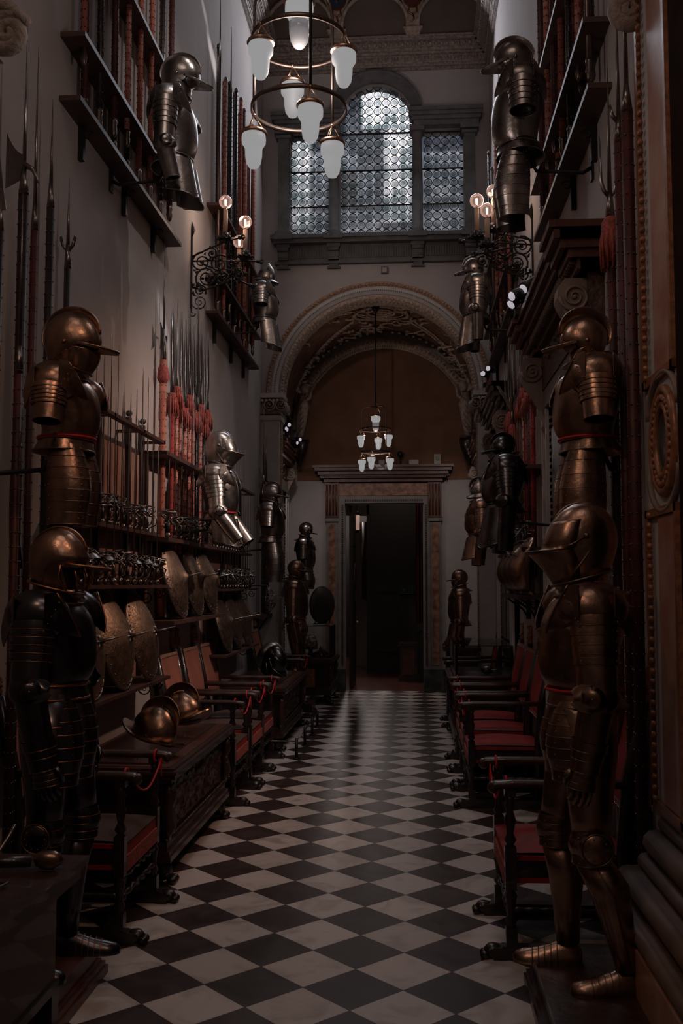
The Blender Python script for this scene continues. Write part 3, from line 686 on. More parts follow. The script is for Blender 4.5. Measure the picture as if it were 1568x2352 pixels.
# ------------------------------------------------------------------ portals in the side walls
def portal(name, y0, y1, side, ztop, proj, hasleaf, label=None):
    """door case: side=-1 left wall, 1 right wall"""
    xw = XL if side < 0 else XR; s = -side
    k = new(WOODR)
    def B(ya, yb, p, za, zb): k.b2((xw, ya, za), (xw+s*p, yb, zb))
    fw = .27
    zc = ztop-.52
    for z0, z1, p in ((0, .04, 1.), (.05, .10, .92), (.10, .15, .80), (.15, .20, .66), (.20, .26, .50)):
        pp = proj*p; e = .12*p-.02
        B(y0-e, y1+e, pp*.88, ztop-z1, ztop-z0+.0)
        B(y0-e, y0+fw*1.1+e*.3, pp, ztop-z1, ztop-z0); B(y1-fw*1.1-e*.3, y1+e, pp, ztop-z1, ztop-z0)
    k.mat(BSTONE)
    n = int((y1-y0)/.05)
    for i in range(n): B(y0+i*(y1-y0)/n, y0+i*(y1-y0)/n+.022, proj*.62, ztop-.22, ztop-.17)
    k.mat(DOORW); B(y0+.02, y1-.02, proj*.28, zc-.02, ztop-.24)
    for i in range(26):
        y = lerp(y0+.1, y1-.1, random.random()); k.ball((xw+s*proj*.28, y, random.uniform(zc+.03, ztop-.3)), .025, 6, 4)
    struct(k.build(name)); par = bpy.data.objects[name] if name in bpy.data.objects else None
    k = new(CREAM)
    for yy in (y0+fw/2, y1-fw/2):
        # scroll console, profile in the XZ plane
        pts = []; z1 = ztop-.28
        prof = [(0, z1), (.20, z1), (.235, z1-.05), (.24, z1-.11), (.22, z1-.17), (.18, z1-.24), (.13, z1-.32), (.09, z1-.40), (.07, z1-.48), (.08, z1-.53), (.06, z1-.57), (0, z1-.58)]
        pl = [(xw+s*a*proj/.3, z) for a, z in prof]
        k.prism(pl if s > 0 else pl[::-1], yy-.07, yy+.07)
        for e in (-.075, .075):
            k.scroll((xw+s*.15*proj/.3, yy+e, z1-.11), .085, 2.2, .011, .012, 'y', -s, 0 if s > 0 else PI)
            k.ball((xw+s*.15*proj/.3, yy+e, z1-.11), .014)
            k.scroll((xw+s*.05, yy+e, z1-.51), .035, 1.5, .006, .010, 'y', s, 0)
    k.build('console', parent=par)
    # jambs, marble and frames
    k = new(WHITE_STONE)
    zt = ztop-.86
    for ya, yb in ((y0, y0+fw), (y1-fw, y1)):
        B2 = lambda a, b, p, za, zb: k.b2((xw, a, za), (xw+s*p, b, zb))
        B2(ya, yb, .05, .36, zt+.3)
        B2(ya, ya+.045, .075, .36, zt+.3); B2(yb-.045, yb, .075, .36, zt+.3)
    k.mat(REDM)
    for ya, yb in ((y0, y0+fw), (y1-fw, y1)): k.b2((xw, ya+.09, .5), (xw+s*.06, yb-.09, zt+.1))
    k.mat(GREYM); k.b2((xw, y0, zt+.18), (xw+s*.08, y1, zt+.34))
    k.build('frame', parent=par)
    k = new(DOORW if hasleaf else BLACK); k.b2((xw, y0+fw, 0), (xw+s*.03, y1-fw, zt+.18))
    k.mat(CREAM)
    for i in range(52): k.b2((xw+s*.03, y0+fw, .4+i*.05), (xw+s*.05, y0+fw+.05, .4+i*.05+.02)); k.b2((xw+s*.03, y1-fw-.05, .4+i*.05), (xw+s*.05, y1-fw, .4+i*.05+.02))
    k.mat(WOOD)
    for z0, z1 in ((.15, 1.0), (1.1, 1.9), (2.0, zt)): k.b2((xw, y0+fw+.12, z0), (xw+s*.05, (y0+y1)/2-.05, z1)); k.b2((xw, (y0+y1)/2+.05, z0), (xw+s*.05, y1-fw-.12, z1))
    k.build('leaf', parent=par)
    return par
portal('door_2', 5.46, 7.70, 1, 3.72, .32, True)
portal('door_3', 10.15, 12.0, 1, 3.80, .30, True)
portal('door_4', 13.75, 15.6, 1, 3.83, .24, True)
portal('door_5', 13.75, 15.6, -1, 3.83, .24, True)

# spotlight clusters on the cornices
def spotcluster(loc, label, n, aim, nm='spotlight_cluster', sc=1.):
    t = thing(nm, label, 'spotlights', loc)
    k = new(IRON); k.b2((-.05*sc, -.06*sc, 0), (.05*sc, .06*sc, .03*sc)); k.tube([(0, 0, .02), (0, 0, .14*sc)], .012*sc, 6); k.build('base', parent=t)
    for i in range(n):
        d = V3(aim[i % len(aim)]).normalized(); c = V3(((i % 2)*.06-.03, (i//2)*.11-.06, .12+.05*(i % 2)))*sc
        k = new(IRON); k.tube([V3((0, 0, .08*sc)), c], .008*sc, 5); k.tube([c-d*.055*sc, c+d*.055*sc], .034*sc, 12); o = k.build('lamp_head', parent=t)
        k = new(SCREEN); k.tube([c+d*.05*sc, c+d*.058*sc], .027*sc, 12); k.build('lens', parent=o)
    k = new(LEDG); k.ball((0, 0, .17*sc), .010*sc); k.build('indicator_light', parent=t)
spotcluster((.84, 7.35, 3.72), 'cluster of black spotlights on the cornice over the near right door', 4, [(-1, -.6, -.5), (-1, -.7, -.8), (-1, -.5, -1)], sc=1.3)
spotcluster((-1.83, 13.95, 3.83), 'cluster of black spotlights on the left portal cornice behind the arch', 3, [(1, -.6, -.2), (.8, -1, -.2)])
spotcluster((-1.84, 15.4, 3.83), 'small spotlight at the far end of the left portal cornice', 2, [(1, -.6, -.2), (.8, -1, -.2)])
spotcluster((.80, 10.35, 3.80), 'round chrome spotlight at the right springing of the arch', 2, [(-.6, -1, -.1), (-.7, -.9, .0)])
# ------------------------------------------------------------------ armour
def slices(k, sl, n=28, cap0=True, cap1=True, X=None):
    """sl: (z, back, front, halfwidth, point) horizontal slices; point 0 round, 1 sharp front"""
    rings = []
    for z, fb, ff, w, p in sl:
        c = (fb+ff)/2 if len(sl) else 0; c = fb+(ff-fb)*.48; r = []
        for j in range(n):
            a = 2*PI*j/n; ca, sa = math.cos(a), math.sin(a)
            if ca > 0:
                x = c+(ff-c)*ca; y = w*sa*(1-p*ca*.62)
                if p: y = w*math.copysign(abs(sa)**(1+p*.5), sa)
            else: x = c+(c-fb)*ca; y = w*sa
            v = V3((x, y, z)); r.append(X @ v if X else v)
        rings.append(r)
    k.loft(rings, cap0, cap1)
def smooth_sl(sl, m=3):
    """Catmull-Rom refinement of a slice table"""
    out = []; n = len(sl)
    for i in range(n-1):
        p0, p1, p2, p3 = sl[max(i-1, 0)], sl[i], sl[i+1], sl[min(i+2, n-1)]
        for q in range(m):
            t = q/m; out.append(tuple(.5*((2*b)+(c-a)*t+(2*a-5*b+4*c-d)*t*t+(-a+3*b-3*c+d)*t**3) for a, b, c, d in zip(p0, p1, p2, p3)))
    out.append(sl[-1]); return out
def rim(k, sl, r=.005, X=None, n=28):
    z, fb, ff, w, p = sl; c = fb+(ff-fb)*.48; pts = []
    for j in range(n):
        a = 2*PI*j/n; ca, sa = math.cos(a), math.sin(a)
        x = c+(ff-c)*ca if ca > 0 else c+(c-fb)*ca
        y = w*math.copysign(abs(sa)**(1+p*.5), sa) if ca > 0 and p else w*sa
        v = V3((x, y, z)); pts.append(X @ v if X else v)
    k.tube(pts, r, 6, loop=True)
def lames(k, a, b, ra, rb, nl, trim, fl=.004, ref=(1, 0, 0), flat=1., rim_every=True, n=20, rivets=True):
    """a limb segment of overlapping lames from a to b, radii ra->rb; each lame steps out at its lower edge"""
    a = V3(a); b = V3(b); d = (b-a).normalized(); u = V3(ref)-d*V3(ref).dot(d); u.normalize(); w = d.cross(u); mi = k.mi
    for i in range(nl):
        t0, t1 = i/nl, (i+1)/nl; p0, p1 = a.lerp(b, t0), a.lerp(b, t1+.10/nl); r0, r1 = lerp(ra, rb, t0)-fl*.3, lerp(ra, rb, t1)+fl
        if i == nl-1: r1 -= fl*.2
        rings = [[p+u*(r*math.cos(2*PI*j/n))+w*(r*flat*math.sin(2*PI*j/n)) for j in range(n)] for p, r in ((p0, r0), (p0.lerp(p1, .5), (r0+r1)/2+.001), (p1, r1), (p1, r1), (p1, r1-.006))]
        k.loft(rings[:3], False, False); k.loft(rings[3:], False, False)
        if rim_every and trim:
            k.mat(trim); k.tube([p1+u*(r1*math.cos(2*PI*j/n))+w*(r1*flat*math.sin(2*PI*j/n)) for j in range(n)], .0016, 4, loop=True); k.mi = mi
        if rivets:
            q = p0.lerp(p1, .7)
            for sgn in (-1, 1): k.stud(q+u*(sgn*(r0+r1)/2*.75)+w*((r0+r1)/2*flat*.75), .0045); k.stud(q+u*(sgn*(r0+r1)/2*.75)-w*((r0+r1)/2*flat*.75), .0045)
def plate(k, fn, nu=14, nv=8, t=.003):
    """curved plate from fn(u,v)->Vector, u,v in 0..1, given thickness by a second skin"""
    A = [[V3(fn(i/nu, j/nv)) for i in range(nu+1)] for j in range(nv+1)]
    def nrm(i, j):
        du = A[j][min(i+1, nu)]-A[j][max(i-1, 0)]; dv = A[min(j+1, nv)][i]-A[max(j-1, 0)][i]; q = du.cross(dv)
        return q.normalized() if q.length > 1e-9 else V3((0, 0, 1))
    B = [[A[j][i]+nrm(i, j)*t for i in range(nu+1)] for j in range(nv+1)]
    vs = [p for r in A for p in r]+[p for r in B for p in r]; o = (nu+1)*(nv+1); fs = []
    ix = lambda i, j: j*(nu+1)+i
    for j in range(nv):
        for i in range(nu): fs += [(ix(i, j+1), ix(i+1, j+1), ix(i+1, j), ix(i, j)), (o+ix(i, j), o+ix(i+1, j), o+ix(i+1, j+1), o+ix(i, j+1))]
    k.add(vs, fs)
    ed = []
    for i in range(nu): ed += [(ix(i, 0), ix(i+1, 0), o+ix(i+1, 0), o+ix(i, 0)), (ix(i+1, nv), ix(i, nv), o+ix(i, nv), o+ix(i+1, nv))]
    for j in range(nv): ed += [(ix(0, j+1), ix(0, j), o+ix(0, j), o+ix(0, j+1)), (ix(nu, j), ix(nu, j+1), o+ix(nu, j+1), o+ix(nu, j))]
    used = sorted({q for f in ed for q in f}); mp = {q: i for i, q in enumerate(used)}
    k.add([vs[q] for q in used], [tuple(mp[q] for q in f) for f in ed], False)

# helmet profile tables, for a head of height 1 (chin 0 -> crown 1), x forward, scale later
SKULL = [(.28, -.36, .20, .30, 0), (.40, -.42, .34, .345, 0), (.52, -.455, .42, .365, 0), (.65, -.45, .41, .36, 0), (.78, -.395, .345, .315, 0), (.88, -.31, .255, .25, 0), (.95, -.205, .16, .165, 0), (.985, -.10, .06, .08, 0), (1., -.03, 0., .02, 0)]
def comb(k, r, hgt, thick, a0=.12*PI, a1=1.10*PI, cx=-.02, cz=.58, rx=None, X=None, nm=22):
    rings = []
    for i in range(nm+1):
        a = lerp(a0, a1, i/nm); e = hgt*math.sin(PI*min(max((i/nm), 0), 1))**.7
        ri = r*.96; ro = r+e
        c, s = math.cos(a), math.sin(a)
        ring = [V3((cx+rr*c*(rx or 1), y, cz+rr*s)) for rr, y in ((ri, -thick), (ro*.985, -thick*.55), (ro, -thick*.8), (ro+.012, 0), (ro, thick*.8), (ro*.985, thick*.55), (ri, thick))]
        rings.append([X @ p for p in ring])
    k.loft(rings)
def peak(k, z, x0, x1, w, drop, X, thick=.012, up=0.):
    """brim plate jutting forward from the brow"""
    def fn(u, v):
        a = lerp(-1.25, 1.25, u); rx0, ry0 = .40, .345
        p0 = V3((math.cos(a)*rx0*.98, math.sin(a)*ry0, z)); f = max(math.cos(a), 0)**1.6
        p1 = V3((math.cos(a)*rx0+(x1-rx0)*f, math.sin(a)*(ry0+.05*(1-f))*lerp(1, .85, f), z-drop*f+up*(1-f)))
        return X @ p0.lerp(p1, v)
    plate(k, fn, 18, 5, thick)
def helmet(par, kind, h, zc, m, trim, nod=0., xoff=0., combh=.10, combm=None, loose=False):
    """h = chin-to-crown height in metres, zc = height of the chin"""
    X = Matrix.Translation((xoff, 0, zc)) @ Matrix.Rotation(nod, 4, 'Y') @ Matrix.Diagonal((h*.98, h*.90, h, 1)).to_4x4()
    k = new(m)
    if kind == 'close':      # close helmet with sharp beaked visor
        sk = [(.02, -.28, .18, .21, 0), (.14, -.34, .26, .24, .1), (.30, -.42, .30, .28, .2), (.45, -.475, .33, .315, .2), (.60, -.49, .36, .325, .1), (.74, -.475, .31, .305, .1), (.86, -.41, .21, .25, .1), (.94, -.32, .10, .18, 0), (.985, -.22, .0, .08, 0), (.995, -.15, -.05, .02, 0)]
        slices(k, smooth_sl(sk), 32, X=X); hm = k.build('helmet', parent=par)
        k = new(m)
        vz = [(.02, -.05, .30, .19, .3), (.14, -.10, .36, .25, .5), (.26, -.12, .43, .29, .7), (.37, -.12, .51, .315, .9), (.475, -.10, .60, .325, 1.1)]
        slices(k, smooth_sl(vz), 32, X=X)
        vz2 = [(.485, -.10, .57, .33, 1.1), (.50, -.10, .43, .34, .6), (.58, -.12, .395, .345, .4), (.68, -.16, .345, .335, .3), (.80, -.2, .265, .30, .2)]
        slices(k, smooth_sl(vz2), 32, X=X)
        k.mat(trim); rim(k, (.48, -.10, .603, .328, 1.1), .004, X)
        for s in (-1, 1):
            k.ball(X @ V3((-.08, s*.345, .60)), .013, 8, 6)
            k.tube([X @ V3(p) for p in ((-.08, s*.345, .60), (.10, s*.345, .52), (.30, s*.28, .47))], .004, 5)
            k.tube([X @ V3(p) for p in ((-.10, s*.32, .42), (.10, s*.275, .20), (.24, s*.18, .04))], .004, 5)
            for j in range(5): k.stud(X @ V3((-.3+j*.1, s*(.30+.01*j), .10-.01*j)), .005)
        k.build('visor', parent=hm)
        k = new(m); comb(k, .45, .03, .018, .25*PI, 1.0*PI, -.08, .53, .92, X); k.build('comb', parent=hm)
        return hm
    if kind in ('burgonet', 'burgonet_bars', 'closed_peak'):
        sk = list(SKULL)
        if kind != 'burgonet_bars': sk = [(.02, -.28, .17, .20, .1), (.14, -.33, .24, .25, .2)]+sk
        else: sk = [(.02, -.30, -.02, .20, 0), (.14, -.35, .02, .27, 0), (.28, -.40, .06, .31, 0)]+sk[2:]
        slices(k, smooth_sl(sk), 30, X=X); hm = k.build('helmet', parent=par)
        if combh:
            k = new(combm or m); comb(k, .44, combh, .03, .10*PI, 1.12*PI, -.02, .56, 1.0, X); k.build('comb', parent=hm)
        k = new(m); peak(k, .50, .40, .78 if kind != 'closed_peak' else .72, .35, .05, X)
        k.mat(trim)
        k.tube([X @ V3((math.cos(a)*.40+(.38 if kind != 'closed_peak' else .32)*max(math.cos(a), 0)**1.6, math.sin(a)*.345*lerp(1, .87, max(math.cos(a), 0)), .50-.05*max(math.cos(a), 0)**1.6)) for a in [lerp(-1.25, 1.25, i/18) for i in range(19)]], .0045, 6)
        k.build('peak', parent=hm)
        k = new(m)
        if kind == 'burgonet_bars':
            # side pieces and grille of bars
            for s in (-1, 1):
                def fn(u, v, s=s):
                    z = lerp(.02, .47, v); xe = lerp(.20, .34, 1-abs(v-.1)); return X @ V3((lerp(-.12, .14+.10*(1-v), u), s*(.26+.09*v-.03*u), z))
                plate(k, fn, 8, 8, .012*s)
                k.mat(trim); k.tube([X @ V3(p) for p in ((.13, s*.345, .47), (.10, s*.32, .3), (.18, s*.27, .12), (.36, s*.16, .0))], .005, 6); k.mat(m)
            slices(k, [(-.02, -.1, .34, .18, .4), (.06, -.05, .40, .22, .5), (.12, 0, .40, .24, .5)], 24, X=X)
            k.build('cheek_piece', parent=hm)
            k = new(trim)
            for a in (-1.0, -.55, -.12, .32, .75, 1.15):
                k.tube([X @ V3((.06+.36*math.cos(a*.9), .30*math.sin(a*.9), .47)), X @ V3((.10+.40*math.cos(a*.9), .30*math.sin(a*.9), .30)), X @ V3((.12+.32*math.cos(a*.8), .24*math.sin(a*.8), .12))], .0065, 6, flat=.7)
            k.build('face_grille', parent=hm)
            k = new(BLACK); slices(k, [(.05, -.2, .20, .22, 0), (.3, -.2, .28, .27, 0), (.48, -.2, .30, .29, 0)], 16, X=X); k.build('lining', parent=hm)
        else:
            bv = [(.0, -.10, .26, .17, .2), (.12, -.12, .36, .23, .4), (.26, -.13, .43, .28, .5), (.36, -.13, .44, .315, .4), (.42, -.13, .42, .335, .3)]
            if kind == 'burgonet': bv = [(.0, -.14, .20, .17, .2), (.12, -.15, .28, .23, .3), (.26, -.15, .31, .28, .2), (.36, -.15, .24, .31, .1)]
            slices(k, smooth_sl(bv), 30, X=X)
            for s in (-1, 1):
                k.ball(X @ V3((-.02, s*.36, .47)), .012, 8, 5)
                for i in range(6): k.stud(X @ V3((-.20+i*.06, s*(.31+.012*i), .22+.03*i)), .0045)
            k.build('cheek_piece', parent=hm)
            k = new(BLACK); slices(k, [(.34, -.1, .34 if kind == 'closed_peak' else .26, .29, .1), (.49, -.1, .37, .33, .0)], 16, X=X); k.build('lining', parent=hm)
        k = new(m)
        nk = [(.06, -.34, -.05, .24, 0), (-.02, -.40, -.03, .27, 0), (-.06, -.46, -.02, .30, 0)]
        slices(k, nk, 24, False, False, X=X); k.mat(trim); rim(k, nk[-1], .004, X, 24); k.build('neck_guard', parent=hm)
        return hm
    if kind in ('cabasset', 'morion'):
        sk = [q for q in SKULL if q[0] > .35] if kind == 'morion' else [(.36, -.40, .34, .32, 0), (.50, -.43, .38, .345, 0), (.64, -.41, .37, .335, 0), (.78, -.345, .31, .285, 0), (.90, -.25, .23, .21, 0), (1.0, -.17, .13, .13, 0), (1.08, -.10, .05, .06, 0), (1.12, -.08, 0, .01, 0)]
        slices(k, smooth_sl(sk), 30, X=X); hm = k.build('helmet', parent=par)
        k = new(m)
        def fn(u, v):
            a = 2*PI*u; c, s = math.cos(a), math.sin(a)
            rise = (.16 if kind == 'morion' else .02)*c*c-(.02 if kind == 'morion' else .10)*abs(s)
            return X @ V3((-.02+c*lerp(.38, .66 if kind == 'morion' else .62 if c > 0 else .60, v), s*lerp(.33, .44, v), .42+(rise-.06 if kind != 'morion' else rise-.02)*v-(.05*v*c*c if kind != 'morion' else 0)))
        plate(k, fn, 32, 4, .012); k.build('brim', parent=hm)
        k = new(trim)
        for i in range(18):
            a = 2*PI*i/18; k.stud(X @ V3((-.02+.39*math.cos(a), .345*math.sin(a), .46)), .006)
        k.build('rivet_band', parent=hm)
        if combh:
            k = new(m); comb(k, .42, combh, .02, .1*PI, .9*PI, -.02, .62, 1, X); k.build('comb', parent=hm)
        if loose: return hm
        k = new(BLACK); slices(k, smooth_sl([(.02, -.22, .10, .17, 0), (.18, -.28, .22, .23, .1), (.40, -.34, .27, .29, 0)]), 20, X=X); k.build('lining', parent=hm)
        k = new(m)
        for s in (-1, 1):
            def fn(u, v, s=s): return X @ V3((lerp(-.12, .16, u)+.05*(1-v), s*lerp(.22, .34, v), lerp(.05, .44, v)))
            plate(k, fn, 5, 6, .012*s)
        k.build('cheek_piece', parent=hm)
        return hm
    raise ValueError(kind)

def armour(name, label, X0, Y, rot, zt, zn, zw, zb, helm, m, trim, k_=1., arms='full', tass='short', legs=False, zfoot=0., nod=.0, combh=.10, mh=None, lean=.0, arm_fwd=.10, bracket=True, straps=True, wallx=None, hs=1., fore=(.16, -.24), group=None, m2=None, twist=0.):
    base = zfoot if legs else zw
    root = thing(name, label, 'suit of armour', (X0, Y, base), rot+twist, 'suits of armour lining the hall')
    zt -= base; zn -= base; zw -= base; zb -= base
    T = zn-zw; hh = (zt-zn)*1.02; m2 = m2 or m
    if combh and helm not in ('close',): hh = (zt-zn)*1.04/(1+combh*.9)*hs
    K = lambda m_: new(m_)
    # cuirass (breastplate + backplate)
    k = K(m)
    sl = [(0, -.105, .105, .135, 0), (.09, -.103, .140, .142, .5), (.26, -.112, .160, .152, .5), (.48, -.130, .158, .172, .35), (.68, -.145, .146, .182, .2), (.84, -.135, .120, .160, .1), (.95, -.108, .086, .115, 0), (1.03, -.085, .072, .092, 0)]
    sl = [(zw+z*T, fb*k_, ff*k_, w*k_, p) for z, fb, ff, w, p in sl]
    slices(k, smooth_sl(sl), 32)
    k.mat(trim)
    rim(k, (zw+.015*T, -.122*k_, .128*k_, .147*k_, .2), .006); rim(k, (zw+.93*T, -.112*k_, .10*k_, .125*k_, 0), .005)
    k.build('cuirass', parent=root)
    # skirt flange
    k = K(m); fl = [(zw+.03, -.108*k_, .112*k_, .138*k_, .1), (zw-.015, -.128*k_, .124*k_, .152*k_, .1), (zw-.05, -.148*k_, .132*k_, .165*k_, .1)]
    slices(k, fl, 28, False, False); slices(k, [(z, a+.004, b-.004, c-.004, p) for z, a, b, c, p in fl], 28, False, False)
    k.mat(trim); rim(k, fl[-1], .0045); k.build('fauld', parent=root)
    if straps:
        k = K(CORD); rim(k, (zw+.012, -.126*k_, .134*k_, .150*k_, .1), .0065); k.build('waist_strap', parent=root)['label'] = 'red waist strap'
    # gorget
    k = K(m)
    g = [(zn-.060, -.150*k_, .125*k_, .160*k_, .3), (zn-.035, -.118*k_, .098*k_, .120*k_, .2), (zn-.005, -.092*k_, .085*k_, .094*k_, 0), (zn+.03, -.094*k_, .088*k_, .094*k_, 0), (zn+.042, -.118*k_, .105*k_, .112*k_, 0)]
    Xg = Matrix.Translation((0, 0, zn)) @ Matrix.Rotation(.22+nod*.4, 4, 'Y') @ Matrix.Translation((0, 0, -zn))
    slices(k, g, 28, False, False, X=Xg); slices(k, [(z, a+.004, b-.004, c-.004, p) for z, a, b, c, p in g], 28, False, False, X=Xg)
    k.mat(trim); rim(k, g[0], .004, Xg); rim(k, g[-1], .005, Xg); rim(k, (zn-.033, -.122*k_, .101*k_, .123*k_, .1), .003, Xg); k.build('gorget', parent=root)
    # helmet
    hm = helmet(root, helm, hh, zn+.0, mh or m, trim, nod, .005, combh)
    # arms
    for s in (-1, 1):
        sh = V3((0, s*.205*k_, zw+.80*T)); zel = zw+.02*T; el = V3((-.02+arm_fwd*.2, s*.255*k_, zel))
        if arms == 'stub': el = sh+(el-sh)*.75
        k = K(m)
        k.ball(sh+V3((0, -s*.020, .002)), 1, 24, 14, (.122*k_, .092*k_, .098*k_))
        # chest wing of the pauldron
        def fn(u, v, s=s):
            a = lerp(-.5, 1.0, u); rr = lerp(.02, .135, v)*k_
            return sh+V3((.060*k_+rr*math.cos(a*PI*.5+.15)*.55, s*(-.02-.055*math.sin(v*1.3))*k_, .03*k_+rr*math.sin(a*PI*.5-.9)))
        plate(k, lambda u, v, s=s: sh+V3(((.060+.088*math.sin(PI*u*.45+.30)*v)*k_, s*(.070-.085*u*v-.045*v)*k_, (.085-.215*u*(.55+.45*v)*(1-.25*v*u*u))*k_)), 12, 8, .004)
        plate(k, lambda u, v, s=s: sh+V3((-(.055+.085*math.sin(PI*u*.5+.25)*v)*k_, s*(.070-.075*u*v-.04*v)*k_, (.075-.19*u*(.5+.5*v))*k_)), 12, 8, .004)
        k.mat(trim)
        k.tube([sh+V3(((.062+.088*math.sin(PI*u*.45+.30))*k_, s*(.025-.085*u)*k_, (.085-.215*u*(1-.25*u*u))*k_)) for u in [i/10 for i in range(11)]], .004, 5)
        for i in range(5): k.stud(sh+V3(((.10-.01*i)*k_, s*(.03+.01*i)*k_, (.05-.025*i)*k_)), .005)
        k.build('pauldron', parent=root)
        k = K(m)
        a0 = sh+V3((0, s*.012, -.02)); mid = sh.lerp(el, .62)
        lames(k, a0, mid, .084*k_, .074*k_, 5, trim, .003, flat=.90)
        if arms != 'short': lames(k, mid-V3((0, 0, -.01)), el, .069*k_, .062*k_, 1, trim, .004, flat=.92, rivets=False)
        k.mat(BLACK); k.lathe([(.058*k_, 0), (.058*k_, .002)], (mid if arms == 'short' else el)-(el-sh).normalized()*.02, (el-sh), 16); k.build('upper_arm_plates', parent=root)
        if arms in ('full', 'fore', 'gauntlet'):
            k = K(m); k.ball(el, 1, 16, 8, (.072*k_, .066*k_, .066*k_))
            k.tube([el+V3((.03, s*.060*k_, 0)), el+V3((.035, s*.072*k_, 0))], [.042*k_, .022*k_], 16)
            plate(k, lambda u, v, s=s: el+V3((lerp(.03, .085, v)*k_, s*(.058-.05*abs(u-.5)*2*v-.012*v)*k_, math.sin((u-.5)*PI)*.5*lerp(.09, .085*math.sqrt(max(1-v*v*.8, 0)), v)*k_)), 8, 6, .004)
            k.mat(trim)
            k.stud(el+V3((.035, s*.074*k_, 0)), .007)
            k.build('couter', parent=root)
            wr = el+V3((fore[0]*k_, -s*.02, fore[1]*k_))
            k = K(m); lames(k, el, wr, .060*k_, .048*k_, 1, trim, .004, flat=.9, rivets=False)
            k.mat(BLACK); k.lathe([(.042*k_, 0), (.042*k_, .002)], wr-(wr-el)*.05, (wr-el), 14); k.build('vambrace', parent=root)
            if arms == 'gauntlet':
                d = (wr-el).normalized(); k = K(m)
                lames(k, wr-d*.09, wr+d*.01, .062*k_, .044*k_, 3, trim, .004, flat=.9, rivets=False)
                lames(k, wr, wr+d*.09+V3((.0, 0, 0)), .036*k_, .046*k_, 4, trim, .003, flat=.62, rivets=False)
                k.build('gauntlet_cuff', parent=root)
                hand = wr+d*.085
                side = V3((0, 1, 0)); fw = V3((1, 0, 0))-d*d.x; fw.normalize()
                for i in range(4):
                    off = fw*((i-1.5)*.020*k_); q = hand+off; L = (.075, .085, .08, .062)[i]*k_
                    k = K(m); p = [q, q+d*L*.45-side*s*.006, q+d*L*.75-side*s*.022, q+d*L*.8-side*s*.046]
                    k.tube(p, [.0115, .011, .010, .007], 8)
                    for r_ in (.3, .6): k.ball(p[0].lerp(p[2], r_), .0125, 8, 5)
                    k.build('finger', parent=root)
                q = wr+d*.03+fw*.04*k_
                k = K(m); k.tube([q, q+d*.03+fw*.018-side*s*.012, q+d*.06+fw*.012-side*s*.03], [.014, .012, .008], 8); k.build('thumb', parent=root)
    # tassets
    for s in (-1, 1):
        L = zw-zb if not legs else (tass if isinstance(tass, float) else .36)
        if tass == 'plate':
            k = K(m2)
            def fn(u, v, s=s):
                a = lerp(-.15*PI, .70*PI, u); w = lerp(.095, .108, v)*k_; low = 1-.30*abs(u-.35)
                return V3((.03*k_+w*math.cos(a)*1.15+.035*v, s*(.075*k_+w*math.sin(a)*.85), zw-.03-L*.9*v*low))
            plate(k, fn, 14, 8, .004*s)
            k.mat(trim); k.tube([fn(u, 1) for u in [i/14 for i in range(15)]], .0045, 5); k.tube([fn(0, v/8) for v in range(9)], .004, 5); k.tube([fn(1, v/8) for v in range(9)], .004, 5)
            for i in range(8): k.stud(fn((i+.5)/8, .9), .006)
        else:
            k = K(m2); nl = 7 if (tass == 'long' or legs) else 4; LL = L if tass != 'short' else L*.85
            if tass == 'short': LL = L*.95
            for i in range(nl):
                v0, v1 = i/nl, (i+1.12)/nl
                def fn(u, v, s=s, v0=v0, v1=v1):
                    q = lerp(v0, v1, v); a = lerp(-.42*PI, .85*PI, u)
                    w = (.066+.026*math.sin(min(q*1.15, 1)*PI*.8)+.0015*v)*k_
                    return V3(((.025+.02*math.sin(q*PI*.8))*k_+w*math.cos(a)*1.12, s*(.080*k_+w*math.sin(a)*.88), zw-.025-LL*q))
                plate(k, fn, 14, 2, .003*s); mi = k.mi
                if trim: k.mat(trim); k.tube([fn(u/14, 1) for u in range(15)], .0018, 4); k.mi = mi
                for u in (.08, .5, .92): k.stud(fn(u, .6), .0055)
        k.build('tasset', parent=root)
    if legs:
        for s in (-1, 1):
            st = s*lean; hp = V3((0, s*.098*k_, zw-.06)); kn = V3((.055+st*.5, s*.12*k_, .49*zw)); an = V3((-.03+st, s*.125*k_, .085)); ft = an+V3((.20, s*.02, -.06))
            k = K(m); k.tube([hp, hp.lerp(kn, .35), hp.lerp(kn, .8), kn], [(.098*k_, .085*k_), (.092*k_, .082*k_), (.070*k_, .066*k_), (.060*k_, .060*k_)], 20, ref=(1, 0, 0))
            k.mat(trim); 
            for q, r in ((.18, .096), (.93, .066)):
                c = hp.lerp(kn, q); k.tube([c+V3((r*k_*math.cos(a), r*.9*k_*math.sin(a), 0)) for a in [2*PI*i/18 for i in range(18)]], .0035, 5, loop=True)
            k.build('cuisse', parent=root)
            k = K(m)
            k.ball(kn, 1, 18, 10, (.076*k_, .066*k_, .062*k_)); lames(k, kn+V3((0, 0, .06)), kn-V3((0, 0, .065)), .064*k_, .062*k_, 4, trim, .005)
            k.tube([kn+V3((-.01, s*.06*k_, 0)), kn+V3((-.01, s*.078*k_, 0))], [.060*k_, .045*k_], 18)
            k.mat(trim); k.tube([kn+V3((-.01+.052*k_*math.cos(a), s*.074*k_, .052*k_*math.sin(a))) for a in [2*PI*i/16 for i in range(16)]], .003, 5, loop=True)
            for i in range(10): k.stud(kn+V3((-.01+.04*math.cos(i*.628), s*.078*k_, .04*math.sin(i*.628))), .005)
            k.build('poleyn', parent=root)
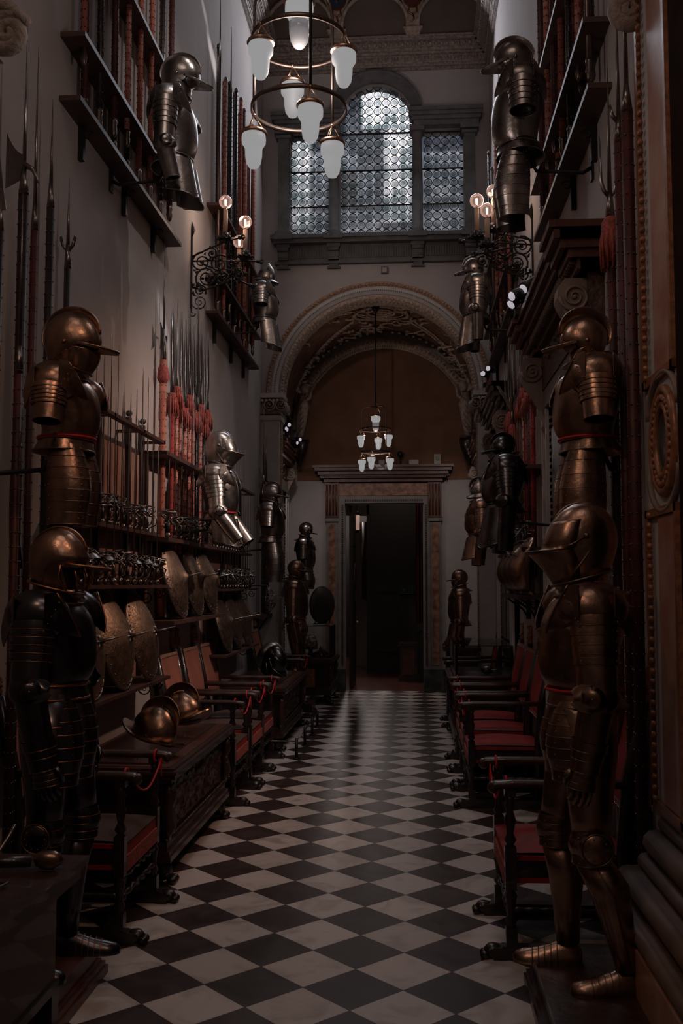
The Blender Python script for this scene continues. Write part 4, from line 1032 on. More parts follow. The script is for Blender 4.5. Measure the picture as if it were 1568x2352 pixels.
            k = K(m); q = kn.lerp(an, .38); k.tube([kn-V3((0, 0, .05)), q-V3((.022, 0, 0)), kn.lerp(an, .75)-V3((.008, 0, 0)), an], [(.056*k_, .054*k_), (.066*k_, .058*k_), (.048*k_, .046*k_), (.042*k_, .040*k_)], 20, ref=(1, 0, 0))
            k.mat(trim); k.tube([kn+V3((-.01, s*.056*k_, -.07)), q+V3((-.02, s*.060*k_, 0)), an+V3((0, s*.044*k_, .03))], .0035, 5)
            k.build('greave', parent=root)
            k = K(m)
            d = V3((1, s*.12+st*.2, 0)).normalized(); w = V3((-d.y, d.x, 0)); rings = []
            for q, wd, ht in ((-.055, .028, .055), (-.03, .040, .085), (.02, .044, .095), (.07, .046, .074), (.12, .050, .058), (.17, .048, .048), (.205, .036, .038), (.222, .014, .022)):
                c = V3((an.x, an.y, 0))+d*q; rings.append([c+w*(wd*math.cos(a))+V3((0, 0, max(0, ht*math.sin(a)) if math.sin(a) > 0 else .004*math.sin(a))) for a in [2*PI*i/18 for i in range(18)]])
            k.loft(rings)
            k.mat(trim)
            for q, wd, ht in ((.045, .046, .086), (.07, .047, .076), (.095, .049, .067), (.12, .051, .060), (.145, .051, .054)):
                c = V3((an.x, an.y, 0))+d*q; k.tube([c+w*(wd*math.cos(a))+V3((0, 0, ht*math.sin(a))) for a in [PI*i/12 for i in range(13)]], .0025, 5)
            k.build('sabaton', parent=root)
    elif bracket:
        k = K(IRON); xw = -(abs((XL if rot == 0 else XR)-X0)) if wallx is None else wallx
        k.tube([(xw+.012, 0, zw-.12), (xw+.06, 0, zw-.15), (-.10, 0, zw-.13), (-.05, 0, zw-.02), (-.02, 0, zw+.1)], .012, 8)
        k.b2((xw+.001, -.03, zw-.2), (xw+.015, .03, zw-.05))
        k.build('wall_bracket', parent=root)['label'] = 'black iron wall bracket'
    return root
def zz(py, x, y):  # height of a photo row at a given place
    return U(0, py, Y=y).z if False else (lambda p: p.z)(U(784+FPX*((math.cos(YAW)*x+math.sin(YAW)*y)/(math.cos(YAW)*y-math.sin(YAW)*x)), py, Y=y))
def arm_at(name, label, cx, Y, yt, yn, yw, yb, side, helm, m, trim, **kw):
    X = U(cx, (yt+yw)/2, Y=Y).x
    z = [zz(q, X, Y) for q in (yt, yn, yw, yb)]
    return armour(name, label, X, Y, 0. if side < 0 else PI, *z, helm, m, trim, **kw)
A = arm_at
# left side
PL, PR = .155, .17
A('suit_of_armour', 'dark full suit with copper-edged plates and barred peaked helmet, nearest on the left', 128, 4.02, 1216, 1372, 1572, 2150, -1, 'burgonet_bars', BLACKED, GILT, legs=True, zfoot=PL, tass=.36, arms='gauntlet', combh=.02, k_=1.08, nod=.06, lean=.06, fore=(.05, -.26), straps=False, mh=STEELB)
A('half_armour', 'brown half suit with high-combed peaked helmet mounted on the near left wall', 155, 4.45, 712, 868, 1015, 1192, -1, 'closed_peak', STEELB, STEELB, k_=1.0, tass='long', arms='stub', combh=.07, nod=.12)
A('half_armour', 'bright steel half suit with hanging forearm plates, high by the near left lance rack', 400, 6.4, 140, 232, 372, 470, -1, 'burgonet', STEEL, STEEL, hs=1.15, k_=1.03, tass='plate', arms='fore', combh=.10, nod=.25, fore=(.05, -.20), straps=False)
A('half_armour', 'steel half suit with pointed brimmed helmet, upper left wall beside the arch', 607, 10.5, 612, 662, 735, 804, -1, 'cabasset', STEEL, STEELD, hs=1.1, k_=1.0, tass='plate', arms='short', combh=0, nod=.18, straps=False)
A('half_armour', 'grey steel half suit with pointed closed visor and bent arms, mid left wall', 503, 8.05, 993, 1078, 1182, 1258, -1, 'close', STEEL, STEELD, k_=1.05, tass='plate', arms='fore', combh=0, nod=.16, fore=(.15, -.20), arm_fwd=.3)
A('half_armour', 'dark half suit with round combed helmet and striped thigh plates, left wall before the arch', 622, 11.0, 1108, 1160, 1236, 1330, -1, 'burgonet', STEELD, BRONZE, k_=1.0, tass='long', arms='short', combh=.12, nod=.12, straps=False)
A('half_armour', 'small dark half suit with tall-combed helmet on the left wall inside the arch', 700, 14.5, 1201, 1238, 1306, 1350, -1, 'burgonet', STEELD, STEELD, k_=1.0, tass='short', arms='short', combh=.14, nod=.15, straps=False)
A('suit_of_armour', 'brown full suit with round skull standing by the left arch jamb', 678, 12.95, 1286, 1332, 1422, 1600, -1, 'closed_peak', STEELB, STEELB, legs=True, zfoot=.18, tass=.20, arms='fore', combh=0, k_=1.12, nod=.05, fore=(.05, -.24))
# right side
A('suit_of_armour', 'large brown full suit with beaked visor and orange neck strap, nearest on the right', 1338, 4.02, 1160, 1352, 1588, 2290, 1, 'close', STEELB, BRONZE, legs=True, zfoot=PR, tass=.30, arms='gauntlet', combh=0, k_=1.13, nod=.10, lean=-.09, fore=(.04, -.22))
A('half_armour', 'brown half suit with high crescent comb, hanging above the near right full suit', 1350, 4.75, 712, 848, 1016, 1240, 1, 'burgonet', STEELB, STEELB, k_=1.08, tass='long', arms='stub', combh=.17, nod=.12)
A('half_armour', 'grey half suit with long thigh plates, high by the near right lance rack', 1190, 5.75, 110, 190, 345, 500, 1, 'burgonet', STEELD, STEELD, hs=1.3, k_=1.02, tass='long', arms='short', combh=.15, nod=.18, straps=False)
A('half_armour', 'grey half suit with peaked helmet and hanging arms, upper right wall beside the arch', 1092, 9.75, 597, 648, 728, 806, 1, 'burgonet', STEELD, STEELD, hs=1.15, k_=1.04, tass='plate', arms='fore', combh=.10, nod=.16, fore=(.0, -.26), straps=False)
A('half_armour', 'black half suit with round combed helmet, before the red lances on the right', 1158, 7.15, 996, 1063, 1160, 1262, 1, 'burgonet', BLACKED, BLACKED, k_=1.05, tass='plate', arms='fore', combh=.12, nod=.10, straps=False, fore=(.02, -.3), m2=BLACKED)
A('half_armour', 'brown half suit with wide-brimmed combed helmet on the right wall before the arch', 1103, 9.8, 1100, 1156, 1228, 1286, 1, 'cabasset', STEELB, STEELB, k_=1.0, tass='plate', arms='fore', combh=.14, nod=.08, fore=(.03, -.28), straps=False, mh=STEELD)
A('half_armour', 'dark brown half suit on a dark stand beyond the right glass case', 1056, 12.9, 1310, 1352, 1428, 1488, 1, 'closed_peak', STEELB, STEELB, k_=1.0, tass='plate', arms='gauntlet', combh=.02, nod=.03, straps=False, bracket=False, fore=(.03, -.24))
# orange strap at the neck of the beaked suit
sr = [o for o in bpy.data.objects if o.get('label', '').startswith('large brown full suit')][0]
zn_ = zz(1352, sr.location.x, 4.02)-sr.location.z
k = new(mat('orange_strap', (.42, .07, .03), .6))
k.loft([[V3((x+dx, y-dy, zn_+z)) for dx, dy in ((-.012, 0), (.012, 0), (.012, .004), (-.012, .004))] for x, y, z in ((-.035, .132, .03), (-.035, .150, -.01), (-.045, .168, -.05), (-.05, .172, -.075))])
k.build('neck_strap', parent=sr)['label'] = 'orange leather neck strap'
# plinths
def plinth(name, label, x0, x1, y0, y1, h, m):
    t = thing(name, label, 'plinth', ((x0+x1)/2, (y0+y1)/2, 0)); w, d = (x1-x0)/2, (y1-y0)/2
    k = new(m); k.b2((-w, -d, .02), (w, d, h-.012)); k.build('body', parent=t)
    k = new(m)
    for a, b, e in ((0, .035, .035), (.035, .055, .025), (.055, .07, .012)): k.b2((-w-e, -d-e, a), (w+e, d+e, b))
    k.build('base_moulding', parent=t)
    k = new(m); k.b2((-w-.012, -d-.012, h-.02), (w+.012, d+.012, h)); k.build('top_board', parent=t); return t
plinth('plinth', 'low dark wooden plinth under the near left full suit', -1.83, -1.385, 3.60, 4.33, PL, WOODR)
plinth('plinth', 'low dark wooden plinth under the beaked full suit on the right', .50, 1.04, 3.60, 4.37, PR, WOOD)
plinth('plinth', 'low wooden plinth under the suit by the left arch jamb', -1.85, -1.30, 12.6, 13.03, .18, WOOD)
# ------------------------------------------------------------------ chandeliers
def chandelier(label, X, Y, zr1, zr2, R, ztop, a0, lampA, powr, big=True):
    t = thing('chandelier', label, 'chandelier', (X, Y, zr2))
    d = zr1-zr2; zh = .34
    def pt(a, z, r=R): return V3((r*math.sin(math.radians(a)), -r*math.cos(math.radians(a)), z))
    k = new(BRASS if 0 else BRONZE)
    for z, nm in ((0, 'lower'), (d, 'upper')):
        k = new(BRONZE); n = 56
        k.loft([[pt(360*i/n, z+dz, R+dr) for dz, dr in ((-.011, -.004), (-.011, .004), (.011, .004), (.011, -.004))] for i in range(n)], loop=True)
        k.build('ring', parent=t)
    for a in a0:
        k = new(IRON if abs(a) < 40 else BRONZE)  # near rod in black metal: its dark silhouette put into the colour
        k.tube([pt(a, 0), pt(a, d), pt(a, d+zh*.65), pt(a, d+zh*.85, R*.93), pt(a, d+zh*.97, R*.72), pt(a, d+zh, R*.4), pt(a, d+zh, 0)], .0075, 8); k.build('hoop_rod', parent=t)
    k = new(IRON); k.tube([(0, 0, d+zh), (0, 0, ztop-zr2)], .012, 8); k.lathe([(.012, .0), (.06, .08), (.10, .14), (.02, .16)], (0, 0, ztop-zr2-.14), n=16); k.ball((0, 0, d+zh), .02)
    k.build('suspension_rod', parent=t)
    def lamp(c, drop, sc, clear):
        k = new(BRASS)
        top = c; zc = c-V3((0, 0, drop)); rr = .062*sc
        for j in range(3):
            q = 2*PI*j/3+.4; k.tube([top, zc+V3((rr*.95*math.cos(q), rr*.95*math.sin(q), .012))], .0035, 5)
        k.ball(top, .010, 8, 5)
        k.lathe([(rr*.55, .02), (rr*1.0, .012), (rr*1.08, 0), (rr*1.0, -.008)], zc, n=20); k.build('lamp_holder', parent=t)
        k = new(OPAL)
        pr = [(rr*.93, -.004), (rr*.97, -.030), (rr*.95, -.050), (rr*.76, -.068), (rr*.69, -.078), (rr*.67, -.115), (rr*.58, -.150), (rr*.36, -.172), (rr*.05, -.180)]
        if clear: k.lathe([(r, h*sc) for r, h in pr[:5]], zc, n=24); k.mat(OPALC); k.lathe([(r, h*sc*1.12) for r, h in pr[4:]], zc, n=24)
        else: k.lathe([(r, h*sc) for r, h in pr], zc, n=24)
        k.build('lamp_glass', parent=t)
    for a, lvl in lampA: lamp(pt(a, d if lvl else 0), .095, 1., False)
    lamp(V3((0, 0, d+zh-.01)), .13, 1.18, True)
    light('POINT', 'chandelier_light', (X, Y, zr2+d*.5), powr, (1, .86, .8), .12)
    return t
chandelier('near chandelier of two bronze rings with seven opal glass lamps', -.545, 4.6, 4.365, 4.02, .232, ZC, (20, 140, -100), ((-45, 1), (75, 1), (-165, 1), (20, 0), (140, 0), (-100, 0)), 9)
chandelier('small far chandelier of two rings hanging from a long rod under the arch vault', -.54, 14.3, 3.98, 3.64, .222, 5.86, (-75, 45, 165), ((-75, 1), (60, 1), (172, 1), (-110, 0), (70, 0), (-15, 0)), 5)
# ------------------------------------------------------------------ wall sconces
def sconce(label, side, Y, Z):
    xw = XL if side < 0 else XR; s = -side
    t = thing('wall_sconce', label, 'wall lamp', (xw, Y, Z), 0 if side < 0 else PI)
    k = new(IRON)
    k.b2((0, -.015, -.42), (.014, .015, .30)); k.tube([(.007, 0, .30), (.02, 0, .36), (.007, 0, .44)], [.012, .02, .003], 6)
    for i in range(3): k.tube([(.007, 0, .33+i*.03), (.04-.01*i, (-1)**i*.01, .36+i*.03)], [.006, .002], 5)
    k.scroll((.085, 0, -.33), .075, 1.8, .006, .010, 'y', 1, PI); k.scroll((.02, 0, -.44), .03, 1.2, .006, .008, 'y', -1, 0)
    # openwork of tendrils
    rr = random.Random(3)
    for c, r, tn, sg in (((.10, 0, .05), .095, 2.0, 1), ((.15, 0, -.10), .11, 2.2, -1), ((.27, 0, .03), .09, 1.8, 1), ((.30, 0, -.09), .07, 1.6, -1), ((.38, 0, .02), .06, 1.6, 1), ((.09, 0, -.22), .06, 1.6, 1), ((.20, 0, .13), .06, 1.5, -1), ((.45, 0, -.08), .05, 1.4, -1)):
        k.scroll(c, r, tn, .010, .006, 'y', sg, rr.random()*6); k.ball(c, .016, 6, 5)
        for j in range(6):
            a = rr.random()*6.28; p = V3(c)+V3((r*math.cos(a), 0, r*math.sin(a))); k.tube([p, p+V3((.02*math.cos(a+1), rr.uniform(-.03, .03), .02*math.sin(a+1))), p+V3((.035*math.cos(a+1.9), rr.uniform(-.03, .03), .035*math.sin(a+1.9)))], [.005, .009, .001], 5)
    k.tube([(.0, 0, -.18), (.12, 0, -.22), (.30, 0, -.16), (.42, 0, -.02)], [.012, .010, .008, .006], 6)
    for i in range(14):
        q = i/14; k.ball((.03+q*.4, rr.uniform(-.03, .03), -.2+.1*rr.random()+q*.12), .014, 6, 4)
    k.build('bracket', parent=t)
    ends = [((.42, -.10, .13), .13), ((.52, .06, -.02), -.0), ((.44, .20, -.05), -.0)]
    arms = [((0, 0, .10), (.2, -.05, .17), (.36, -.085, .215), (.48, -.11, .235)), ((0, 0, .06), (.2, .02, .07), (.5, .07, .075), (.62, .09, .075)), ((.10, .02, .04), (.25, .10, .0), (.42, .20, -.07), (.52, .26, -.10))]
    cups = [(.34, -.08, .22), (.50, .07, .10), (.42, .20, -.02)]; hts = [.22, .20, .18]
    for a, c, h in zip(arms, cups, hts):
        k = new(IRON); k.tube(a, .008, 6); e = V3(a[-1]); dd = (e-V3(a[-2])).normalized()
        k.ball(e, .02, 6, 5)
        for j in range(6):
            q = j*1.05; u = dd.orthogonal().normalized(); w = dd.cross(u); k.tube([e, e+dd*.03+(u*math.cos(q)+w*math.sin(q))*.022, e+dd*.055+(u*math.cos(q)+w*math.sin(q))*.008], [.006, .007, .001], 5)
        c = V3(c)
        k.lathe([(.012, -.08), (.006, -.03), (.03, 0), (.055, .012), (.045, .018), (.02, .03), (.028, .035), (.030, .075)], c, n=12)
        for j in range(8):
            q = j*PI/4; k.tube([c+V3((.045*math.cos(q), .045*math.sin(q), .01)), c+V3((.075*math.cos(q), .075*math.sin(q), .02)), c+V3((.085*math.cos(q), .085*math.sin(q), .0))], [.012, .014, .002], 5)
        arm = k.build('arm', parent=t)
        k = new(CANDLE); k.lathe([(.021, .075), (.021, .075+h)], c, n=12); k.build('candle_sleeve', parent=arm)
        k = new(BRASS); k.lathe([(.012, .075+h), (.013, .10+h)], c, n=8); k.build('socket', parent=arm)
        k = new(GLOWB); k.ball(c+V3((0, 0, .15+h)), .062, 20, 14); k.build('bulb', parent=arm)
        k = new(FILAM); k.tube([c+V3((0, 0, .115+h)), c+V3((0, 0, .17+h))], [.009, .011], 8); k.build('filament', parent=arm)
    light('POINT', 'sconce_light', (xw+s*.44, Y+.05, Z+.50), 6, (1, .72, .55), .10)
    return t
sconce('wrought iron sconce with three lit globe bulbs on the left wall', -1, 8.84, 4.66)
sconce('wrought iron sconce with three lit globe bulbs on the right wall', 1, 8.62, 4.66)

# ------------------------------------------------------------------ weapons
def lance_shaft(k, z0, z1, r, m, studs=True, oct_=True, stud_m=BLADE, dz=.055, na=6):
    k.mat(m); k.tube([(0, 0, z0), (0, 0, z1)], r, 8, ref=(1, 0, 0))
    if studs:
        k.mat(stud_m); n = int((z1-z0)/dz)
        for i in range(n):
            for j in range(na):
                a = 2*PI*(j+.5*(i % 2))/na; k.stud((r*math.cos(a), r*math.sin(a), z0+(i+.5)*dz), .0058)
LTYPES = [(VELVETD, .022), (PINK, .020), (WOODB, .021), (SALMON, .020), (BRONZE, .017), (VELVET, .021), (PINK, .018), (BLACKED, .019)]
def make_lance(label, kind, L, head, tassel, group, cat='lance', name='studded_lance'):
    m, r = LTYPES[kind]; t = thing(name, label, cat, (0, 0, -50), 0, group)
    k = new(m); lance_shaft(k, .10, L, r, m, kind != 4, stud_m=IRON if kind in (1, 3, 6) else BLADE); k.build('shaft', parent=t)
    k = new(BRONZE); k.lathe([(.004, 0), (r*.8, .02), (r*1.15, .05), (r*.9, .08), (r*1.15, .11), (r, .13)], n=10); k.build('butt_cap', parent=t)
    if tassel:
        k = new(TASSEL); k.lathe([(r, L-.02), (r*1.9, L-.0), (r*1.6, L-.03), (r*2.2, L-.07), (r*2.4, L-.12), (r*2.1, L-.16), (r, L-.15)][::-1], n=12)
        for j in range(16):
            a = j*.393; k.tube([(r*1.5*math.cos(a), r*1.5*math.sin(a), L-.03), (r*2.5*math.cos(a), r*2.5*math.sin(a), L-.10), (r*2.4*math.cos(a+.1), r*2.4*math.sin(a+.1), L-.17-.015*(j % 3))], .006, 4)
        k.build('tassel', parent=t)
    k = new(BLADE)
    if head == 'spear': k.loft([[V3((w*math.cos(q), w2*math.sin(q), z)) for q in [PI*j/4 for j in range(8)]] for w, w2, z in ((r*.8, r*.8, L), (r*.6, r*.6, L+.12), (r*.5, r*.5, L+.16), (.012, .042, L+.24), (.010, .034, L+.5), (.003, .006, L+.78))])
    elif head == 'spike': k.tube([(0, 0, L), (0, 0, L+.1), (0, 0, L+.75)], [r*.8, .010, .0015], 6)
    elif head == 'partisan':
        k.loft([[V3((w*math.cos(q), w2*math.sin(q), z)) for q in [PI*j/4 for j in range(8)]] for w, w2, z in ((r*.8, r*.8, L), (r*.5, r*.5, L+.12), (.012, .02, L+.15), (.010, .05, L+.17), (.010, .045, L+.3), (.008, .03, L+.7), (.002, .003, L+1.15))])
        for s in (-1, 1): k.tube([(0, s*.02, L+.15), (0, s*.07, L+.18), (0, s*.085, L+.26)], [.010, .010, .002], 5)
    elif head == 'none': k.lathe([(r*1.1, L-.03), (r*1.1, L), (.004, L+.02)], n=8)
    k.build('blade' if head != 'none' else 'end_cap', parent=t)
    return t
def place_set(protos, spots, labelfn, side, group=None):
    for i, (pi, x, y, z) in enumerate(spots):
        c = copy_tree(protos[pi]); relabel(c, labelfn(i, pi), (x, y, z), 0 if side < 0 else PI)
def kill(o):
    for ch in list(o.children): kill(ch)
    bpy.data.objects.remove(o)
KN = {0: 'dark red', 1: 'pink spotted', 2: 'black', 3: 'salmon', 4: 'thin bronze', 5: 'crimson', 6: 'slim pink', 7: 'steel grey'}

def shelf(name, label, side, y0, y1, z, depth, brackets=True, t_=.035, m=SHELFW, cat='shelf', back=None):
    xw = XL if side < 0 else XR; s = -side
    t = thing(name, label, cat, (xw, (y0+y1)/2, z), 0 if side < 0 else PI); h = (y1-y0)/2
    k = new(m); k.b2((0, -h, -t_), (depth, h, 0)); k.build('board', parent=t)
    if brackets:
        for f in (-.78, -.05, .72) if brackets is True else brackets:
            k = new(IRON); k.b2((0, h*f-.02, -t_-.20), (.04, h*f+.02, -t_)); k.tube([(.03, h*f, -t_-.18), (.07, h*f, -t_-.11), (depth*.85, h*f, -t_)], .010, 5); k.scroll((.055, h*f, -t_-.06), .035, 1.5, .006, .008, 'y', 1, 0); k.build('bracket', parent=t)
    return t
def upper_rack(nm, side, y0, y1, z0, z1, z2, n, tops, seed):
    """a lance rack: lower shelf, middle rail with lances through it, top rail"""
    xw = XL if side < 0 else XR; s = -side
    lab = nm
    t = thing('lance_rack', 'wooden lance rack: '+lab+', dark shelf on iron brackets', 'weapon rack', (xw, (y0+y1)/2, z0), 0 if side < 0 else PI); h = (y1-y0)/2
    for z, dp, pn in ((0, .115, 'lower_shelf'), (z1-z0, .16, 'middle_rail'), (z2-z0, .16, 'top_rail')):
        k = new(SHELFW)
        k.b2((0, -h, z-.03), (.13 if z == 0 else .15, h, z))
        k.build(pn, parent=t)
    for f in (-.72, .0, .62):
        k = new(IRON); k.b2((0, h*f-.02, -.24), (.035, h*f+.02, -.03)); k.scroll((.06, h*f, -.08), .035, 1.5, .006, .008, 'y', 1, 0); k.build('bracket', parent=t)
    rr = random.Random(seed); protos = {}
    for i in range(n):
        kd = rr.choice((0, 1, 2, 3, 1, 6, 7, 4, 1, 3)); y = lerp(y0+.06, y1-.06, (i+.5)/n); L = tops-z0+rr.uniform(-.25, .25); hd = rr.choice(('none', 'spike', 'none'))
        key = (kd, hd)
        if key not in protos: protos[key] = make_lance('x', kd, L, hd, False, None)
        c = copy_tree(protos[key]); dz = rr.choice((0, 0, .08, .15, .25))
        relabel(c, f'{KN[kd]} studded lance, {ORD[i]} from near end of {nm}', (xw+s*(.05 if i % 2 else .095), y, z0+dz), 0 if side < 0 else PI, 'lances in the upper racks')
    for o in protos.values(): kill(o)
upper_rack('near upper left rack', -1, 5.42, 7.94, 4.57, 4.96, 5.78, 16, 6.9, 5)
upper_rack('far upper left rack', -1, 9.5, 12.1, 4.44, 4.82, 5.55, 16, 7.1, 9)
upper_rack('near upper right rack', 1, 5.17, 7.55, 4.40, 4.77, 5.45, 14, 6.9, 12)
upper_rack('far upper right rack', 1, 9.6, 12.6, 4.46, 4.90, 5.6, 12, 6.9, 15)

# rapiers ----------------------------------------------------------
def make_rapier(kind, L=1.22):
    t = thing('rapier', 'x', 'sword', (0, 0, -50)); rr = random.Random(kind*7+1)
    k = new(STEELD); k.ball((0, 0, .022), .022, 8, 6, (1, 1, 1.1)); k.ball((0, 0, .002), .008, 6, 4); k.build('pommel', parent=t)
    k = new(WOODB); k.lathe([(.010, .04), (.014, .08), (.011, .13)], n=8); k.build('grip', parent=t)
    k = new(STEELD); z = .135
    k.tube([(0, -.10, z+.01*kind), (0, 0, z), (0, .10, z-.01*kind)], .006, 6); k.ball((0, -.10, z+.01*kind), .010, 6, 4); k.ball((0, .10, z-.01*kind), .010, 6, 4)
    k.tube([(.0, 0, .03), (.07, .01, .06), (.085, 0, .11), (.04, 0, .15)], .005, 5)
    if kind == 0:   # cup hilt
        plate(k, lambda u, v: V3((.065*v*math.cos(2*PI*u), .065*v*math.sin(2*PI*u), z+.05-.035*v*v)), 14, 4, .002)
    for a in range(4+kind):
        q = a*1.3+kind; k.tube([(.02*math.cos(q), .02*math.sin(q), z), (.065*math.cos(q+.4), .065*math.sin(q+.4), z+.03), (.07*math.cos(q+1.2), .07*math.sin(q+1.2), z+.06), (.01, 0, z+.07)], .0045, 5)
    if kind == 2: k.tube([(.075*math.cos(a*.52), .06*math.sin(a*.52), z+.05) for a in range(12)], .005, 5, loop=True)
    k.build('hilt', parent=t)
    k = new(BLADE); k.loft([[V3((w*math.cos(q), w*.35*math.sin(q), zz_)) for q in [PI*j/3 for j in range(6)]] for w, zz_ in ((.0065, .135), (.006, .5), (.004, L-.1), (.001, L))]); k.build('blade', parent=t)
    return t
RAP = [make_rapier(i, 1.22-.05*i) for i in range(3)]
def rapier_row(side, y0, y1, z, n, x, where, seed):
    xw = XL if side < 0 else XR; s = -side; rr = random.Random(seed)
    for i in range(n):
        c = copy_tree(RAP[rr.randrange(3)])
        relabel(c, f'dark hilted rapier, {ORD[i]} from near end, {where}', (xw+s*x, lerp(y0, y1, (i+.5)/n), z), 0 if side < 0 else PI, 'rapiers standing blade up on the racks')
        c.scale = (1, 1, rr.uniform(.86, 1.12)); c.rotation_euler.z += rr.uniform(-.9, .9)
def sword_rack(label, side, y0, y1, zr, zm, zl, zb, board=True):
    xw = XL if side < 0 else XR
    t = thing('sword_rack', label, 'weapon rack', (xw, (y0+y1)/2, zb), 0 if side < 0 else PI); h = (y1-y0)/2
    k = new(PANELW); k.b2((0, -h, zb-zb), (.012, h, zr-zb-.08)); k.build('back_board', parent=t)
    for z, dp, nm in ((zr-zb, .20, 'top_rail'), (zm-zb, .17, 'upper_shelf'), (zl-zb, .24, 'lower_shelf'), (.0, .26, 'shield_shelf')):
        k = new(SHELFW); k.b2((0 if 'shelf' in nm else .15, -h, -.022+z), (dp, h, z)); 
        if nm == 'top_rail':
            for y in (-h+.02, -.3*h, .4*h, h-.02): k.b2((0, y-.015, z-.02), (.2, y+.015, z))
        k.build(nm, parent=t)
    for f in (-.95, -.1, .6, .97):
        k = new(WOODB); k.b2((.01, h*f-.022, 0), (.045, h*f+.022, zr-zb+.12)); k.ball((.03, h*f, zr-zb+.15), .025, 6, 5); k.build('upright', parent=t)
    for z in (zl-zb, 0):
        k = new(IRON); k.scroll((.08, h-.04, z-.09), .06, 1.8, .006, .008, 'y', 1, 1.5); k.scroll((.17, h-.04, z-.06), .04, 1.5, .006, .008, 'y', -1, 0); k.build('scroll_bracket', parent=t)
    return t
sword_rack('near left wooden rack of rapiers with a shield shelf at its foot', -1, 5.30, 7.22, 2.78, 2.08, 1.70, 1.03)
rapier_row(-1, 5.4, 7.2, 2.08, 12, .09, 'upper sword shelf of the near left rack', 1)
rapier_row(-1, 5.4, 7.2, 1.70, 12, .17, 'lower sword shelf of the near left rack', 2)
sword_rack('far left wooden rack of rapiers before the arch', -1, 9.42, 11.42, 2.77, 2.06, 1.66, 1.02)
rapier_row(-1, 9.5, 11.35, 2.06, 12, .09, 'upper sword shelf of the far left rack', 3)
rapier_row(-1, 9.5, 11.35, 1.66, 12, .17, 'lower sword shelf of the far left rack', 4)

# shields ----------------------------------------------------------
def make_shield(kind):
    t = thing('round_shield', 'x', 'shield', (0, 0, -50)); R = .30
    prof = [(0.0, .12), (.03, .10), (.08, .078), (.16, .055), (.24, .030), (.30, .0)] if kind else [(0., .10), (.04, .096), (.10, .085), (.18, .062), (.25, .030), (.295, .006), (.31, .0)]
    k = new(SHIELDM); n = 36
    rings = [[V3((h, r*math.cos(2*PI*j/n), r*math.sin(2*PI*j/n))) for j in range(n)] for r, h in prof[1:]]
    rings = [[V3((prof[0][1], .004*math.cos(2*PI*j/n), .004*math.sin(2*PI*j/n))) for j in range(n)]]+rings
    k.loft(rings+[[V3((p.x-.006, p.y, p.z)) for p in r] for r in rings[::-1]])
    k.build('face', parent=t)
    k = new(BRONZE); k.tube([(.003, (R+.004)*math.cos(2*PI*j/n), (R+.004)*math.sin(2*PI*j/n)) for j in range(n)], .006, 6, loop=True)
    for j in range(24):
        a = 2*PI*j/24; k.stud((.016, .28*math.cos(a), .28*math.sin(a)), .008)
    k.build('rim', parent=t)
    k = new(STEELD); k.tube([(.10, 0, 0), (.13, 0, 0), (.24, 0, 0)], [.018, .009, .001], 8)
    if not kind:
        for j in range(6): a = j*1.047; k.tube([(.09, 0, 0), (.098, .03*math.cos(a), .03*math.sin(a)), (.088, .055*math.cos(a), .055*math.sin(a))], [.012, .011, .003], 5)
    k.build('boss_spike', parent=t)
    return t
SH = [make_shield(0), make_shield(1)]
def shields(side, ys, zb, x, kind, where, yaw=0, sc=1.):
    xw = XL if side < 0 else XR; s = -side
    for i, y in enumerate(ys):
        c = copy_tree(SH[kind]); rot = (0 if side < 0 else PI)
        relabel(c, f'brown round shield, {ORD[i]} from near end {where}', (xw+s*x, y, zb+.305*sc), None, 'round steel shields on the left racks')
        c.rotation_euler = (0, math.radians(-14), rot-yaw*s); c.scale = (sc, sc, sc)
shields(-1, (5.55, 6.16, 6.78), 1.03, .16, 0, 'on the foot of the near left sword rack', -.02, 1.05)
shields(-1, (7.72, 8.32, 8.92), 1.43, .16, 1, 'under the left tasselled lances', 0, 1.03)
shields(-1, (9.72, 10.3, 10.88), 1.02, .16, 1, 'on the foot of the far left sword rack', 0)

# tasselled lance rack on the left wall between the sword racks
def low_lance_rack(label, side, y0, y1, zr, zm, zs, kinds, tag_, seed, zbot=1.47, tops=3.28):
    xw = XL if side < 0 else XR; s = -side
    t = thing('spear_rack', label, 'weapon rack', (xw, (y0+y1)/2, 0), 0 if side < 0 else PI); h = (y1-y0)/2
    for z, dp, nm in ((zr, .20, 'top_shelf'), (zm, .22, 'sword_shelf'), (zs, .27, 'shield_shelf')):
        if z is None: continue
        k = new(SHELFW); k.b2((0, -h, z-.03), (dp, h, z)); k.build(nm, parent=t)
    for f in (-.99, .99):
        k = new(WOODR); k.b2((0, h*f-.03, zbot-.1), (.05, h*f+.03, zr)); k.build('upright', parent=t)
    rr = random.Random(seed); n = len(kinds)
    for i, kd in enumerate(kinds):
        y = lerp(y0+(.45 if side < 0 else .08), y1-.02, (i+.5)/n); L = tops-zbot+rr.uniform(-.06, .12); hd = rr.choice(('spear', 'partisan', 'spear', 'spike'))
        c = make_lance(f'{KN[kd]} tasselled lance with long blade, {ORD[i]} from near end of {tag_}', kd, L, hd, True, 'tasselled lances in the middle racks', name='tasselled_lance')
        c.location = (xw+s*.10, y, zbot); c.rotation_euler = (0, 0, 0 if side < 0 else PI)
        if i == 0 and side < 0: pass
    return t
low_lance_rack('open wooden rack of tasselled lances on the left wall between the two sword racks', -1, 7.27, 9.28, 2.72, 2.06, 1.43, [5, 1, 6, 1, 1, 3, 7, 6, 2, 7], 'left tasselled lance rack', 4)
rapier_row(-1, 7.35, 8.6, 2.06, 6, .17, 'shelf before the left tasselled lances', 6)
